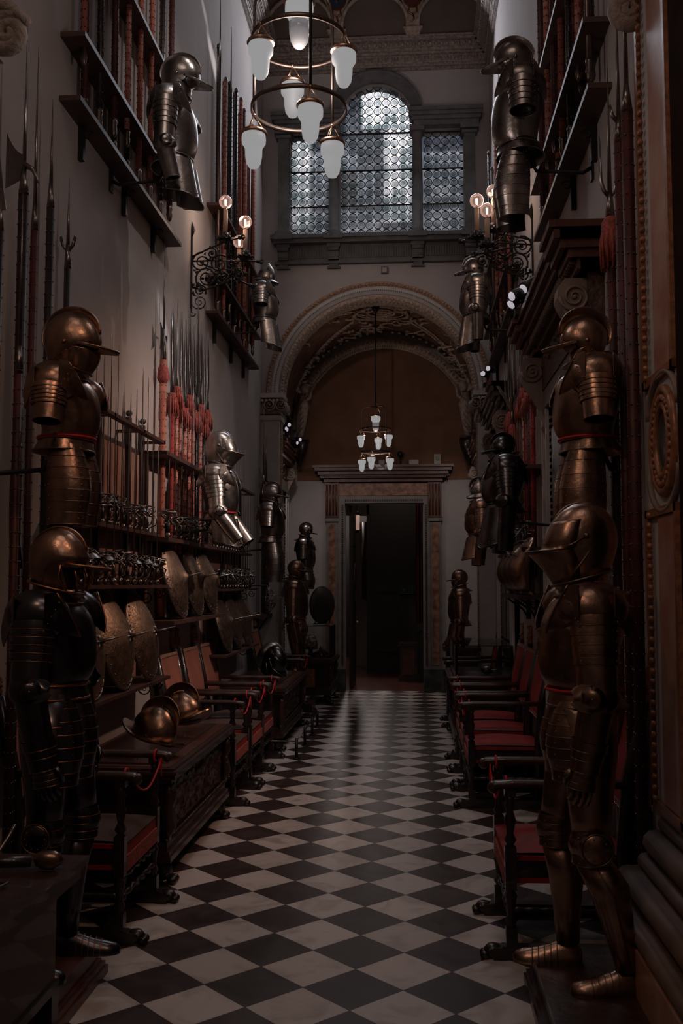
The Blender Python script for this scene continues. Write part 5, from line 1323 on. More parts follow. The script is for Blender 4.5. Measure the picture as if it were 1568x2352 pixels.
# tall salmon halberd at the near end of that rack
t = thing('halberd', 'tall salmon studded halberd at the near end of the left tasselled lance rack', 'halberd', (XL+.07, 7.62, 1.45))
k = new(SALMON); lance_shaft(k, 0, 2.05, .028, SALMON); k.build('shaft', parent=t)
k = new(STEELD); k.tube([(0, 0, 2.0), (0, 0, 2.3)], [.026, .012], 8); k.tube([(0, 0, 2.3), (0, 0, 3.1)], [.010, .001], 6)
plate(k, lambda u, v: V3((0, lerp(-.12, 0, u)+.02*math.sin(v*3), 2.22+lerp(-.09, .09, v)*(1.2-.8*u))), 6, 6, .006); k.tube([(0, .01, 2.25), (0, .09, 2.26), (0, .11, 2.20)], [.012, .010, .002], 5); k.build('axe_head', parent=t)
k = new(TASSEL); k.lathe([(.03, 1.86), (.05, 1.90), (.042, 1.98), (.03, 2.0)], n=12); k.build('tassel', parent=t)
# right: crimson lances between the first and second doors
low_lance_rack('dark wooden rack of crimson tasselled lances on the right wall between two doors', 1, 7.85, 10.05, 2.66, 2.0, None, [5, 0, 5, 1, 0, 5, 0, 5, 1, 0], 'right crimson lance rack', 8, zbot=1.75, tops=3.35)
rapier_row(1, 8.0, 9.3, 2.0, 7, .16, 'sword shelf on the right wall', 11)
# cuirass shelf
shelf('cuirass_shelf', 'dark shelf on scroll brackets carrying breastplates, right wall above the red chairs', 1, 7.75, 9.35, 1.62, .26, (-.8, 0, .7))
for i, (y, lab) in enumerate(((8.0, 'fluted breastplate nearest the camera'), (8.45, 'fluted breastplate in the middle'), (8.95, 'plain breastplate at the far end'))):
    t = thing('breastplate', lab+' of the shelf on the right wall', 'breastplate', (XR-.16, y, 1.62), PI+.15)
    k = new(STEELB); slices(k, smooth_sl([(.0, -.06, .05, .15, .1), (.03, -.03, .06, .13, .2), (.05, -.02, .10, .14, .4), (.18, -.03, .17, .165, .4), (.32, -.04, .12, .17, .2), (.42, -.05, .03, .13, 0), (.46, -.05, -.01, .09, 0)]), 32); k.build('plate', parent=t)
    k = new(BRONZE)
    if i < 2:
        for j in range(-5, 6):
            k.tube([(.09-.012*abs(j), j*.014, .06), (.155-.013*abs(j), j*.022, .18), (.10-.011*abs(j), j*.024, .33)], .004, 5)
        for e in (0, .012): k.tube([(.06, -.13, .30-e), (.13, -.06, .34-e), (.12, .0, .36-e), (.13, .06, .34-e), (.06, .13, .30-e)], .005, 5)
    k.tube([(.02+.05*math.cos(a), .12*math.sin(a), .43) for a in [PI*j/10-PI/2 for j in range(11)]], .006, 5); k.build('fluting', parent=t)

# pole arms against the walls in the foreground
def polearm(label, kind, x, y, z0, z1, r, m, side, studs=True, tas=False, sc=1.):
    t = thing('polearm', label, 'polearm', (x, y, z0), 0 if side < 0 else PI); L = z1-z0
    k = new(m); lance_shaft(k, 0, L, r, m, studs, dz=.07); k.build('shaft', parent=t)
    if tas:
        k = new(TASSEL if side > 0 else VELVETD); k.lathe([(r, L-.02), (r*1.8, L-.05), (r*2.1, L-.16), (r*1.6, L-.26), (r, L-.25)][::-1], n=12)
        for j in range(12): a = j*.52; k.tube([(r*1.4*math.cos(a), r*1.4*math.sin(a), L-.06), (r*2.2*math.cos(a), r*2.2*math.sin(a), L-.16), (r*2.0*math.cos(a), r*2.0*math.sin(a), L-.29)], .007, 4)
        k.build('tassel', parent=t)
    k = new(STEELD); k.tube([(0, 0, L-.02), (0, 0, L+.12)], [r*1.05, .012], 8)
    if kind == 'spike': k.tube([(0, 0, L+.1), (0, 0, L+1.0*sc)], [.012, .001], 6)
    if kind == 'halberd':
        k.tube([(0, 0, L+.1), (0, 0, L+.85*sc)], [.012, .001], 6)
        plate(k, lambda u, v: V3((lerp(-.0, -.095, u), 0, L+.14+lerp(-.07-.05*u, .05+.12*u*u, v))), 6, 8, .006)
        k.tube([(0, 0, L+.14), (.045, 0, L+.11), (.08, 0, L+.03)], [.016, .012, .002], 6)
    if kind == 'fork':
        k.tube([(0, 0, L+.1), (0, 0, L+.85*sc)], [.012, .001], 6)
        for s in (-1, 1): k.tube([(0, 0, L+.08), (s*.03, 0, L+.12), (s*.042, 0, L+.17), (s*.045, 0, L+(.14 if sc < .95 else .40))], [.010, .010, .009, .001], 6)
    if kind == 'corseque':
        k.tube([(0, 0, L+.1), (0, 0, L+.95*sc)], [.014, .001], 6)
        for s in (-1, 1): plate(k, lambda u, v, s=s: V3((s*(.01+.13*u*(1-.2*v)), 0, L+.12+.22*u+.08*(v-.3)*(1-u))), 6, 3, .006)
    if kind == 'glaive':
        plate(k, lambda u, v: V3((lerp(-.03, .035, u)*(1-v*.9)-.03*math.sin(v*2.2), 0, L+.08+v*.62)), 4, 10, .006)
    k.build('blade', parent=t); return t
P = polearm
P('tall halberd with axe blade leaning left of the near brown half suit, dark tassel', 'halberd', XL+.13, 4.63, .1, U(40, 440, Y=4.63).z, .026, WOODB, -1, True, False)
P('tall plain spike polearm directly left of the brown half suit on the near left wall', 'spike', XL+.08, 5.12, .1, U(122, 470, Y=5.12).z, .022, WOODB, -1, True, False, .6)
P('forked polearm rising behind the brown half suit helmet on the near left wall', 'fork', XL+.08, 5.40, .1, U(146, 610, Y=5.4).z, .020, WOODB, -1, False, False, .62)
P('dark glaive at the extreme left edge behind the full suit', 'glaive', XL+.08, 4.47, .1, U(5, 520, Y=4.47).z, .022, WOODB, -1, True, False)
P('black studded staff at the extreme left edge of the near left wall', 'spike', XL+.14, 4.60, .1, U(20, 850, Y=4.6).z, .020, VELVETD, -1)
P('upright red-brown shaft between the left edge and the near brown half suit', 'spike', XL+.06, 4.95, .1, 3.6, .020, VELVETD, -1)
P('broad steel feathered glaive behind the neck of the near left full suit', 'glaive', XL+.12, 4.68, .3, 1.7, .02, WOODB, -1, False, False)
P('red tasselled trident rising beside the near right door cornice', 'fork', XR-.08, 4.90, .1, U(1402, 490, Y=4.9).z, .024, VELVETD, 1, True, True)
P('winged spear on a red studded shaft, right of the trident on the right wall', 'fork', XR-.08, 4.66, .1, U(1432, 320, Y=4.66).z, .024, VELVETD, 1, True, False, .9)
P('studded spike polearm on a red shaft beside the marble door frame', 'spike', XR-.08, 4.48, .1, U(1458, 250, Y=4.48).z, .028, VELVETD, 1, True, False, 1.2)
for i, (y, zt, kd, lab) in enumerate(((12.60, 3.0, 'spike', 'thin pike with spiked butt left of the striped half suit'), (12.80, 2.95, 'halberd', 'small halberd with red collar by the left arch jamb'), (12.95, 2.75, 'glaive', 'ribbed dark pole nearest the left arch jamb'))):
    P(lab, kd, XL+.12, y, 1.3, zt, .022, VELVETD if i else WOODB, -1, True, i < 2)
shelf('pole_rest', 'small dark wall bracket holding the pikes by the left arch jamb', -1, 12.5, 13.05, 1.32, .18, (0,), .05)
for y, lab in ((12.72, 'a'), ):
    pass
for i, (y, z) in enumerate(((8.9, 3.2), (9.1, 3.35), (9.35, 3.1))):
    P(('winged spear', 'trident spear', 'long thin spear')[i]+' rising behind the cornice of the near right door', ('corseque', 'fork', 'spike')[i], XR-.16, y+.15, 1.77, z, .018, VELVETD, 1, False, True, 1.)
# fine tall spikes above the half suits by the arch
for i, (side, y, z) in enumerate(((1, 8.9, 5.6), (1, 9.05, 5.9), (1, 9.2, 5.5))):
    pass
# basket of chain mail hanging at the left jamb
t = thing('mail_basket', 'bulging wire face guard hung on the left wall below the striped half suit', 'guard', (XL+.36, 11.25, 1.52))
k = new(STEELD)
for j in range(9):
    a = PI*j/8-PI/2; k.tube([(.10*math.sin(PI*q/8)*math.cos(a)+.02, .13*math.sin(a)*math.sin(PI*q/8), .17-.34*q/8) for q in range(9)], .0045, 5)
for q in range(2, 8): k.tube([(.10*math.sin(PI*q/8)*math.cos(PI*j/8-PI/2)+.02, .13*math.sin(PI*j/8-PI/2)*math.sin(PI*q/8), .17-.34*q/8) for j in range(9)], .004, 5)
for j in range(60): a = random.uniform(-1.5, 1.5); q = random.uniform(.3, .9); k.stud((.10*math.sin(PI*q)*math.cos(a)+.02, .13*math.sin(a)*math.sin(PI*q), .17-.34*q), .010)
k.build('wire_guard', parent=t)
k = new(IRON); k.tube([(-.36, 0, .15), (-.1, 0, .17), (.02, 0, .17)], .008, 6); k.build('hook', parent=t)

# ------------------------------------------------------------------ chairs
def make_chair(label, cover, group=None):
    t = thing('armchair', label, 'chair', (0, 0, -50), 0, group); D = .64; Wd = .61   # faces +x, front feet at x=0, back toward -x
    def paw(k, x, y):
        k.b2((x-.04, y-.035, .0), (x+.02, y+.035, .055)); k.ball((x+.02, y, .035), 1, 8, 5, (.045, .038, .035))
        for j in (-1, 0, 1): k.ball((x+.058, y+j*.022, .020), 1, 7, 5, (.022, .014, .020)); k.ball((x+.035, y+j*.023, .04), .014, 6, 4)
    for s in (-1, 1):
        y = s*Wd/2
        k = new(WOODB); k.b2((-D+.02, y-.03, .0), (-.02, y+.03, .06)); paw(k, .0, y); k.build('sled_foot', parent=t)
        k = new(WOODB)
        k.b2((-.09, y-.026, .06), (-.038, y+.026, .14)); k.lathe([(.026, .14), (.018, .15), (.030, .17), (.016, .20), (.024, .26), (.030, .28), (.018, .30), (.026, .31)], (-.064, y, 0), n=10); k.b2((-.09, y-.026, .31), (-.038, y+.026, .50))
        k.lathe([(.026, .50), (.016, .51), (.030, .53), (.015, .56), (.028, .62), (.016, .66), (.024, .69), (.017, .71), (.026, .73)], (-.064, y, 0), n=10); k.b2((-.09, y-.026, .73), (-.038, y+.026, .765))
        k.build('front_post', parent=t)
        k = new(WOODB); k.loft([[V3((x+dx, y+dy, z)) for dx, dy in ((-.025, -.024), (.025, -.024), (.025, .024), (-.025, .024))] for x, z in ((-.57, .05), (-.57, .50), (-.60, .80), (-.68, 1.16))])
        pst = k.build('back_post', parent=t)
        k = new(GILTWOOD); c = V3((-.69, y, 1.16))
        k.lathe([(.020, 0), (.030, .02), (.018, .045), (.036, .075), (.022, .10), (.030, .125), (.034, .15), (.018, .175), (.004, .195)], c, (-.18, 0, 1), 10)
        for j in range(7): a = j*.9; k.ball(c+V3((-.012+.028*math.cos(a), .028*math.sin(a), .05+.017*j)), .013, 6, 4)
        k.build('finial', parent=pst)
        k = new(WOOD)
        k.loft([[V3((x, y+dy, z+dz)) for dy, dz in ((-.030, -.016), (.030, -.016), (.030, .012), (.018, .018), (-.018, .018), (-.030, .012))] for x, z in ((-.61, .79), (-.35, .785), (-.08, .785), (.0, .78), (.025, .77))]); k.ball((.012, y, .768), 1, 10, 6, (.028, .034, .030)); k.build('armrest', parent=t)
        k = new(WOODB); pts = [(x_/20*-(D-.14)-.07, y, .22+.0) for x_ in range(21)]
        k.tube(pts, [(.013+.004*math.sin(i*2.2)) for i in range(21)], 8); k.build('side_stretcher', parent=t)
    for z in (.20, .29):
        k = new(WOODB); n = 26
        pts = [(-.064+.006*math.sin(i*1.3), lerp(-Wd/2+.02, Wd/2-.02, i/n), z+.006*math.cos(i*1.3)) for i in range(n+1)]
        k.tube(pts, [.013+.005*math.sin(i*1.6) for i in range(n+1)], 8); k.build('twisted_stretcher', parent=t)
    k = new(cover[1]); k.b2((-.055, -Wd/2+.02, .335), (-.045, Wd/2-.02, .455))
    for sy in (-1, 1):
        for z in (.335, .435): k.b2((-.60, sy*(Wd/2-.012)-.004, z), (-.05, sy*(Wd/2-.012)+.004, z+.022))
    k.mat(WOODB); k.b2((-.60, -Wd/2+.02, .35), (-.056, Wd/2-.02, .45))
    k.mat(TASSEL)
    for i in range(30): y = lerp(-Wd/2+.03, Wd/2-.03, (i+.5)/30); k.b2((-.046, y-.007, .325), (-.036, y+.007, .40))
    k.build('seat_valance', parent=t)
    k = new(cover[0]); rings = []
    for i in range(11):
        q = i/10; x = lerp(-.60, -.04, q); e = math.sin(PI*q)**.5*.045; rings.append([V3((x, lerp(-Wd/2+.03, Wd/2-.03, j/10), .455+e*math.sin(PI*min(max(j/10, .02), .98))**.6+.004)) for j in range(11)])
    k.loft(rings+[], closed=False); k.loft([[V3((p.x, p.y, .45)) for p in r] for r in rings[::-1]], closed=False); k.build('seat_cushion', parent=t)
    k = new(cover[2])
    def fn(u, v):
        z = lerp(.66, 1.14, v); x = -.60-(z-.80)*.22 if z > .8 else -.60; return V3((x+.02, lerp(-Wd/2+.02, Wd/2-.02, u), z))
    plate(k, fn, 6, 8, -.022); b = k.build('back_panel', parent=t)
    k = new(BUFF)
    for v in (0.0, .93):
        k = new(BUFF); plate(k, lambda u, w, v=v: fn(u, v+.07*w)+V3((.003, 0, 0)), 4, 2, -.003)
        k.mat(BRASS)
        for i in range(20): k.stud(fn(i/19, v+.02)+V3((.006, 0, 0)), .006)
        k.build('back_trim', parent=b)
    return t
COVL = (BROWNCL, LEATHERR, LEATHER); COVR = (LEATHERR, LEATHERR, LEATHERR)
cl = make_chair('x', COVL); cr = make_chair('x', COVR)
def cord(label, side, y, x0, sag=.10, y2=None):
    s = -side; t = new(CORD); x = x0-s*.05
    p0 = V3((x, y-.275, .79)); p1 = V3((x, y+.275, .79)) if y2 is None else V3((x, y2, .79))
    for p in (p0, p1): t.tube([p+V3((0, .036*math.cos(a), -.008+.030*math.sin(a))) for a in [2*PI*i/12 for i in range(12)]], .0065, 6, loop=True)
    t.tube([p0.lerp(p1, q/10)+V3((s*.03, 0, -sag*math.sin(PI*q/10)-.03)) for q in range(11)], .0055, 6)
    t.tube([p1+V3((s*.03, 0, -.02)), p1+V3((s*.035, -.01, -.12))], .005, 5)
    o = t.build('barrier_cord'); tag(o, label, 'cord'); return o
chairs = [(-1, 5.02, 'near left armchair with dark red valance, between the plinth and the first chest'),
          (-1, 7.94, 'first of three armchairs in a row past the near left chest'),
          (-1, 8.72, 'middle of three armchairs in a row past the near left chest'),
          (-1, 9.40, 'last of three armchairs in a row past the near left chest'),
          (-1, 12.30, 'far left armchair standing beyond the second chest'),
          (1, 4.96, 'near right armchair behind the beaked full suit'),
          (1, 8.0, 'red armchair nearest the camera in the row along the right wall past the door'),
          (1, 8.78, 'middle red armchair in the row along the right wall past the door'),
          (1, 9.5, 'farthest red armchair in the row along the right wall, next to the glass case'),
          (1, 12.2, 'small red-backed armchair beyond the glass case on the right')]
for i, (sd, y, lab) in enumerate(chairs):
    if i == 9: c = copy_tree(cr); x = .40
    else: c = copy_tree(cl if sd < 0 else cr); x = -1.345 if sd < 0 else .375
    relabel(c, lab, (x, y, 0), 0 if sd < 0 else PI, 'carved armchairs along the walls')
    if i != 9: cord('red cord tied across '+('near left armchair', 'first of three left row chairs', 'middle of three left row chairs', 'last of three left row chairs', 'far left armchair beyond the second chest', 'near right armchair', 'nearest chair of the right row', 'middle chair of the right row', 'farthest chair of the right row')[i], sd, y, x)
kill(cl); kill(cr)

# ------------------------------------------------------------------ carved chests
def chest(name, label, side, y0, y1, xf, h, seed, feet=True, xb=None, inlay=False):
    xw = (XL+.035 if side < 0 else XR-.035) if xb is None else xb; s = -side; D = abs(xf-xw); L = y1-y0
    t = thing(name, label, 'chest', (xw, (y0+y1)/2, 0), 0 if side < 0 else PI); hl = L/2
    zb = .14 if feet else .06; zt = h-.10
    k = new(WOODB); k.b2((0, -hl+.05, zb+.08), (D-.05, hl-.05, zt)); k.build('body', parent=t)
    k = new(WOOD)
    for z0, z1, e in ((zb, zb+.03, .0), (zb+.03, zb+.06, -.01), (zb+.06, zb+.10, -.03)): k.b2((0, -hl-e, z0), (D+e, hl+e, z1))
    for i in range(int(L/.035)): y = -hl+.02+i*.035; k.ball((D-.028, y, zb+.115), 1, 5, 4, (.014, .012, .02))
    k.build('base_moulding', parent=t)
    # carved relief front: displaced panel of scrolls and figures
    nx, nz = int(L*70), 26; P0, P1 = zb+.12, zt-.02
    k = new(WOOD); rings = []
    for i in range(nz+1):
        z = lerp(P0, P1, i/nz); r = []
        for j in range(nx+1):
            y = lerp(-hl+.06, hl-.06, j/nx)
            d = noise.noise(V3((y*16, z*16, seed)))*.6+noise.noise(V3((y*34, z*34, seed+4)))*.35
            ed = min(i, nz-i, j, nx-j)/3.; r.append(V3((D-.05+.028*abs(d)*min(ed, 1)*1.6, y, z)))
        rings.append(r)
    k.loft(rings, closed=False); k.build('carved_front', parent=t)
    k = new(WOOD)
    rr = random.Random(seed)
    for e in (-1, 1):   # carved end pilasters with figures
        y = e*(hl-.05)
        k = new(WOOD); k.tube([(D-.04, y, zb+.12), (D-.02, y, zb+.2), (D-.03, y, zb+.3), (D-.015, y, zt-.08), (D-.03, y, zt)], [.03, .042, .028, .036, .03], 8)
        for q in range(8): k.ball((D-.01+rr.uniform(-.01, .01), y+rr.uniform(-.02, .02), lerp(zb+.14, zt-.04, q/7)), .016, 6, 4)
        k.build('corner_pilaster', parent=t)
    k = new(WOOD); zz0 = zt
    for a, b, e in ((0, .025, .0), (.025, .05, .025), (.05, .07, .035), (.07, .085, .015)): k.b2((0, -hl-e, zz0+a), (D+e, hl+e, zz0+b))
    k.b2((.05, -hl+.08, zz0+.085), (D-.09, hl-.08, zz0+.10))
    k.mat(WOODR); k.b2((0, -hl+.02, zz0+.085), (D-.015, hl-.02, zz0+.09))
    k.mat(BRONZE)
    for i in range(int(L/.022)): k.stud((D+.032, -hl+.01+i*.022, zz0+.06), .006)
    k.build('lid', parent=t)
    if feet:
        for e in (-1, 1):
            for xx in (D-.06, .08):
                k = new(WOODB); y = e*(hl-.10); k.tube([(xx-.05, y, .13), (xx, y, .09), (xx+.01, y, .03)], [.05, .05, .045], 8)
                for j in (-1, 0, 1): k.ball((xx+.05, y+j*.032, .024), 1, 7, 5, (.032, .019, .024)); k.ball((xx+.02, y+j*.034, .05), .02, 6, 4)
                k.build('paw_foot', parent=t)
    else:
        k = new(WOODB); k.b2((.02, -hl+.06, 0), (D-.06, hl-.06, .08)); k.build('plinth', parent=t)
    return t
chest('carved_chest', 'long dark carved chest with paw feet bearing two crested helmets, near left', -1, 5.55, 7.32, -1.37, .68, 11)
chest('carved_chest', 'dark carved chest past the left armchairs carrying a dark closed helmet', -1, 10.02, 12.0, -1.33, .66, 12)
chest('carved_chest', 'dark carved chest on the right wall under the glass case', 1, 9.95, 11.7, .40, .74, 13)
# corner chest with inlaid end, glass case and shield
chest('inlaid_chest', 'chest with inlaid diamond end panel in the left corner by the far door', -1, 13.95, 15.0, -1.16, .66, 14)
t = thing('inlay_panel_board', 'orange and dark diamond patterned panel on the end of the corner chest', 'panel', (-1.62, 13.955, .25))
k = new(GILTWOOD); k.b2((-.12, -.02, 0), (.22, .05, .26)); k.mat(VELVET); k.prism([(-.12, .0), (.05, .13), (-.12, .26)], -.025, -.018); k.mat(WOODB); k.tube([(-.10, -.024, 0.02), (.08, -.024, .13), (-.10, -.024, .24)], .008, 5); k.build('board', parent=t)
# glass cases
def glass_case(label, x0, x1, y0, y1, z0, z1):
    t = thing('glass_case', label, 'display case', ((x0+x1)/2, (y0+y1)/2, z0)); w, d, h = (x1-x0)/2, (y1-y0)/2, z1-z0
    for sx in (-1, 1):
        for sy in (-1, 1): k = new(WOODB); k.b2((sx*w-.012*(sx+1)-.0, sy*d-.012*(sy+1), 0), (sx*w-.012*(sx-1), sy*d-.012*(sy-1), h)); k.build('corner_post', parent=t)
    k = new(CLEAR); e = .004
    k.b2((-w, -d, h), (w, d, h+.006)); k.b2((-w, -d, 0), (w, -d+e, h)); k.b2((-w, d-e, 0), (w, d, h)); k.b2((-w, -d+e, 0), (-w+e, d-e, h)); k.b2((w-e, -d+e, 0), (w, d-e, h)); k.build('glass', parent=t)
    k = new(WOODB); k.b2((-w, -d, 0), (w, d, .012)); k.build('base', parent=t); return t
glass_case('glass case with dark corner posts on top of the right carved chest', .42, 1.0, 10.05, 11.5, .74, 1.08)
glass_case('glass case with an embroidered cap inside, on the left corner chest', -1.75, -1.18, 14.1, 14.9, .66, 1.10)
t = thing('cap', 'embroidered rounded cap inside the left corner glass case', 'cap', (-1.50, 14.35, .672))
k = new(EMBR); k.lathe([(.10, .09), (.105, .16), (.09, .25), (.05, .30), (.005, .31)], n=20); k.build('crown', parent=t); k = new(WOODB); k.lathe([(.06, 0), (.03, .03), (.03, .09)], n=12); k.build('stand', parent=t)
t = thing('leather_straps', 'tangle of brown leather straps in the left corner glass case', 'straps', (-1.35, 14.3, .672))
k = new(WOODR)
for i in range(9): a = i*.7; k.tube([(-.08*math.cos(a), -.08*math.sin(a), .01), (.0, .02*math.sin(a), .05+.01*i), (.12*math.cos(a+.5), .10*math.sin(a+.5), .012)], .012, 6)
k.build('strap', parent=t)
t = thing('gauntlet', 'dark steel bits lying in the right glass case', 'armour piece', (.70, 10.6, .752))
k = new(STEELD); lames(k, (-.12, 0, .06), (.02, 0, .06), .05, .045, 3, None, .004); k.ball((.08, 0, .045), 1, 10, 6, (.07, .05, .045)); 
for j in range(4): k.tube([(.12, -.03+j*.02, .045), (.17, -.03+j*.02, .04), (.20, -.03+j*.02, .02)], [.011, .01, .006], 6)
k.build('plate', parent=t)
t = thing('oval_shield', 'large black oval shield standing on the left corner glass case', 'shield', (-1.36, 14.62, 1.106+.01), -.72)
k = new(mat('black_shield', (.03, .026, .024), .45, .3, bump=.5, bump_scale=30)); n = 36
pr = [(.003, .09), (.12, .08), (.2, .055), (.265, .02), (.275, .0)]
rg = [[V3((h, r*.92*math.cos(2*PI*j/n), .28+r*1.02*math.sin(2*PI*j/n))) for j in range(n)] for r, h in pr]; k.loft(rg+[[V3((p.x-.008, p.y, p.z)) for p in r] for r in rg[::-1]]); k.build('face', parent=t)
k = new(IRON); k.tube([(.0, -.15, .0), (.05, -.14, .12), (-.06, -.1, .2)], .008, 6); k.tube([(.0, .15, .0), (.05, .14, .12), (-.06, .1, .2)], .008, 6); k.tube([(-.03, -.15, .004), (-.03, .15, .004)], .008, 6); k.build('stand', parent=t)
t = thing('pedestal', 'dark wooden stand under the half suit beyond the right glass case', 'stand', (.62, 12.9, 0))
k = new(WOODB); k.b2((-.2, -.2, 0), (.2, .2, .85)); k.mat(WOOD); k.b2((-.24, -.22, .85), (.24, .22, .90)); k.lathe([(.05, .90), (.04, .92), (.035, 1.25)], n=12); k.mat(WOODR); k.prism([(-.26, .92), (-.02, 1.22), (-.02, .92)][::-1], -.12, .12); k.build('body', parent=t)
bpy.data.objects['pedestal'].rotation_euler.z = 0

# helmets lying on the chests
def loose_helmet(label, kind, x, y, z, rz, tilt, h, m, trim, ch, roll=0):
    t = thing('helmet', label, 'helmet', (x, y, z)); t.rotation_euler = (roll, tilt, rz)
    helmet(t, kind, h, -.30*h, m, trim, 0, 0, ch, m, True); return t
loose_helmet('polished brown morion with crescent brim on the near left chest, nearer of two', 'morion', -1.60, 5.92, .69+.045, -.35, .30, .34, STEELB, BRASS, .14, -.25)
loose_helmet('brown morion with upturned brim on the near left chest, farther of two', 'morion', -1.58, 6.72, .69+.045, -.2, -.20, .34, STEELB, BRASS, .14, -.2)
loose_helmet('black closed round helmet lying on the second left chest', 'close', -1.52, 10.50, .66+.16, -.5, .75, .34, BLACKED, BRONZE, .02)
loose_helmet('bright ridged helmet lying behind the black one on the second left chest', 'close', -1.66, 11.05, .66+.17, .1, .85, .34, STEEL, BRASS, .02)

# low rail of short posts around the second left chest
t = thing('low_barrier', 'low metal barrier rail on short posts around the second left chest', 'barrier', (-1.15, 9.68, 0))
ys = (0, .75, 1.5, 2.1)
for y in ys:
    k = new(IRON); k.tube([(0, y, 0), (0, y, .012)], .035, 12); k.tube([(0, y, .01), (0, y, .20)], .016, 10); k.build('post', parent=t)
k = new(STEELD); k.tube([(0, 0, .17), (0, 2.1, .17)], .006, 6); k.tube([(0, 0, .17), (-.55, 0, .17)], .006, 6); k.tube([(0, 2.1, .17), (-.55, 2.1, .17)], .006, 6)
k.build('rail', parent=t)
k = new(IRON); k.tube([(-.55, 0, 0), (-.55, 0, .2)], .014, 10); k.build('post', parent=t)
k = new(IRON); k.tube([(-.55, 2.1, 0), (-.55, 2.1, .2)], .014, 10); k.build('post', parent=t)

# ------------------------------------------------------------------ foreground table, bottom left
t = thing('display_table', 'dark reddish wooden display table cut off at the lower left corner', 'table', (-1.62, 2.5, 0))
k = new(WOODR); k.b2((-.42, -.75, .72), (.50, .80, .765)); k.mat(WOOD); k.b2((-.42, -.77, .765), (.52, .82, .79)); k.build('table_top', parent=t)
k = new(WOODR); k.b2((-.40, -.70, .40), (.44, .74, .72)); k.mat(WOODB); k.b2((-.40, -.70, .38), (.45, .75, .41)); k.build('apron', parent=t)
k = new(WOODR); k.b2((-.36, -.66, .04), (.38, .66, .39)); k.build('lower_body', parent=t)
for x, y in ((.42, .72), (.42, -.66), (-.38, .72)):
    k = new(WOODB); k.b2((x-.03, y-.03, 0), (x+.03, y+.03, .40)); k.build('leg', parent=t)
t = thing('card_holder', 'metal stand with a small white card on the lower left display table', 'card holder', (-1.33, 2.86, .79))
k = new(STEELD); k.tube([(-.12, -.10, .01), (.06, -.12, .01), (.10, .10, .15), (.11, .12, .18)], .006, 6); k.tube([(-.12, -.10, .01), (-.14, .1, .01), (.10, .10, .012), (.06, -.12, .01)], .005, 6); k.build('wire_stand', parent=t)
k = new(SIGNW); k.b2((-.09, -.07, .018), (-.01, -.03, .022)); k.build('card', parent=t)
t = thing('dagger', 'dark dagger with polished pommel on the lower left display table', 'dagger', (-1.24, 3.12, .79))
k = new(WOODB); k.tube([(-.16, -.02, .03), (.02, 0, .03)], .018, 8); k.build('handle', parent=t); k = new(STEELB); k.ball((.07, .01, .035), 1, 10, 6, (.05, .03, .032)); k.tube([(-.40, -.05, .03), (-.16, -.02, .03)], [.004, .016], 6); k.build('blade', parent=t)

# ------------------------------------------------------------------ marble door case at the right edge
k = new(WHITE_STONE); xr = XR
k.b2((xr-.03, 3.2, .36), (xr, 4.52, 5.2))
k.mat(CREAM)
def frame_rect(y0, y1, z0, z1, p, w):
    for a, b, c, d in ((y0, y0+w, z0, z1), (y1-w, y1, z0, z1), (y0, y1, z0, z0+w), (y0, y1, z1-w, z1)): k.b2((xr-p, a, c), (xr, b, d))
for z0, z1 in ((.75, 2.03), (2.57, 4.75)):
    k.mat(GILTWOOD); frame_rect(3.93, 4.44, z0, z1, .050, .035)
    for i in range(int((z1-z0)/.045)): k.ball((xr-.05, 4.36, z0+.04+i*.045), 1, 6, 4, (.014, .020, .018))
    k.mat(PINKM); k.b2((xr-.04, 3.98, z0+.04), (xr, 4.25, z1-.04))
k.mat(GILTWOOD)
yc, zc = 4.13, 2.30
k.tube([(xr-.035, yc+.180*math.cos(2*PI*i/40), zc+.215*math.sin(2*PI*i/40)) for i in range(40)], .022, 8, loop=True)
k.tube([(xr-.04, yc+.110*math.cos(2*PI*i/40), zc+.150*math.sin(2*PI*i/40)) for i in range(40)], .016, 8, loop=True)
for i in range(34): k.ball((xr-.042, yc+.145*math.cos(2*PI*i/34), zc+.182*math.sin(2*PI*i/34)), .018, 6, 4)
k.mat(GREENM); k.lathe([(1., 0), (.9, .02), (.01, .03)], (xr-.02, yc, zc), (-1, 0, 0), 32, sx=.0001 if 0 else 1, sy=1) if 0 else None
k.ball((xr-.03, yc, zc), 1, 24, 12, (.02, .10, .14))
k.mat(CREAM)
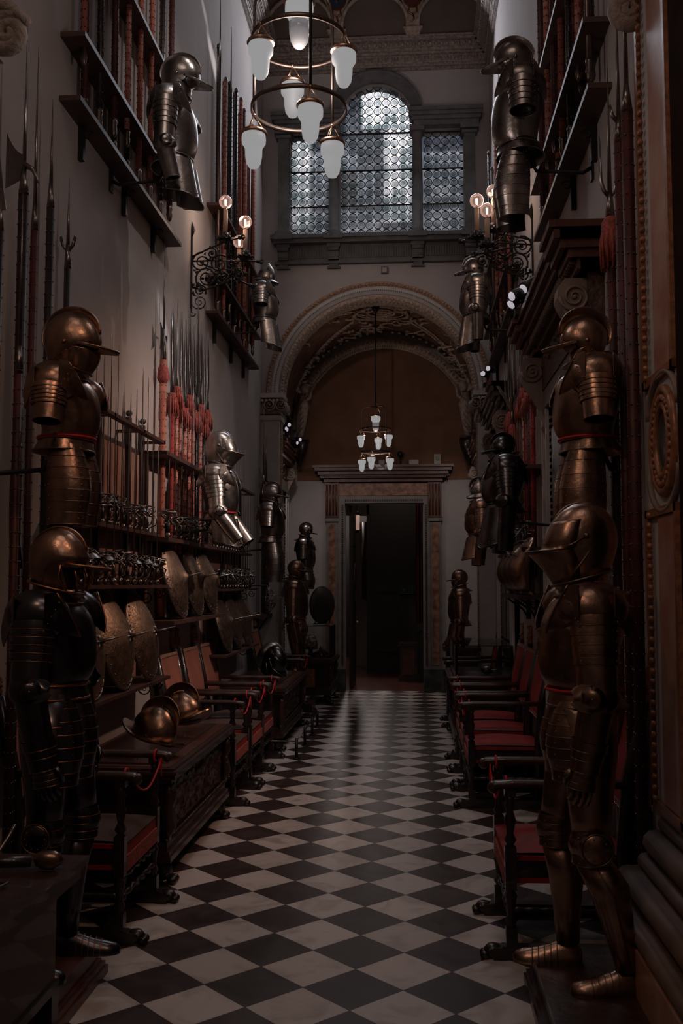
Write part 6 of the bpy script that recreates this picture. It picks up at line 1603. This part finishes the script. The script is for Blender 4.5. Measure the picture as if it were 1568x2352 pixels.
for sg in (-1, 1): k.tube([(xr-.04, yc+.24*math.cos(a), zc+sg*(.12+.17*math.sin(a))) for a in [PI*i/16 for i in range(17)]], .014, 6)
struct(k.build('door_6_jamb'))
k = new(DOORW); k.mat(mat('dark_oak', (.03, .014, .010), .95, noise_amt=.4, spec=.02)); k.b2((xr-.05, 3.0, 0), (xr-.0, 3.86, 5.2))
struct(k.build('door_6'))
k = new(BSTONE)
for z0, z1, p in ((.34, .40, .26), (.42, .50, .20), (.50, .56, .13), (.56, .66, .09), (.66, .72, .05)): k.tube([(xr-p+.03, 3.2, (z0+z1)/2), (xr-p+.03, 4.42-.4*(.26-p), (z0+z1)/2)], (z1-z0)*.52, 10); k.b2((xr-p+.03, 3.2, z0), (xr, 4.42-.4*(.26-p), z1))
k.mat(PINKM); k.b2((xr-.26, 3.2, 0), (xr, 4.44, .34)); struct(k.build('trim_door_base'))
# volutes at the two upper corners of the frame
k = new(STUCCO); cz = U(18, 78, Y=4.32); cx_, cz_ = cz.x, cz.z; k.scroll((cx_, 4.32, cz_), .095, 2.0, .045, .032, 'y', 1, 1.2); k.tube([(XL+.01, 4.32, cz_+.20), (cx_, 4.32, cz_+.13), (cx_+.10, 4.32, cz_+.05)], [.05, .04, .02], 8); k.b2((XL, 4.24, cz_-.1), (cx_-.05, 4.40, cz_+.3)); struct(k.build('trim_volute_left'))
k = new(STUCCO)
cz = U(1442, 22, Y=4.42); k.scroll((cz.x, 4.42, cz.z), .085, 2.0, .05, .03, 'y', -1, 1.6); k.tube([(XR-.02, 4.36, 5.2), (XR-.06, 4.2, 4.9), (XR-.02, 4.28, 4.55)], [.06, .05, .02], 8); k.b2((XR-.12, 3.2, 4.78), (XR, 4.38, 4.86)); k.b2((XR-.22, 3.2, 5.0), (XR, 4.45, 5.2)); struct(k.build('trim_volute_right'))
# socket plate low on the right wall
t = thing('wall_socket', 'small black socket box low on the right wall beside the marble door base', 'socket', (XR, 4.55, .62)); k = new(IRON); k.b2((-.03, -.05, -.08), (.0, .05, .08)); k.build('box', parent=t)
for o in RAP+SH: kill(o)
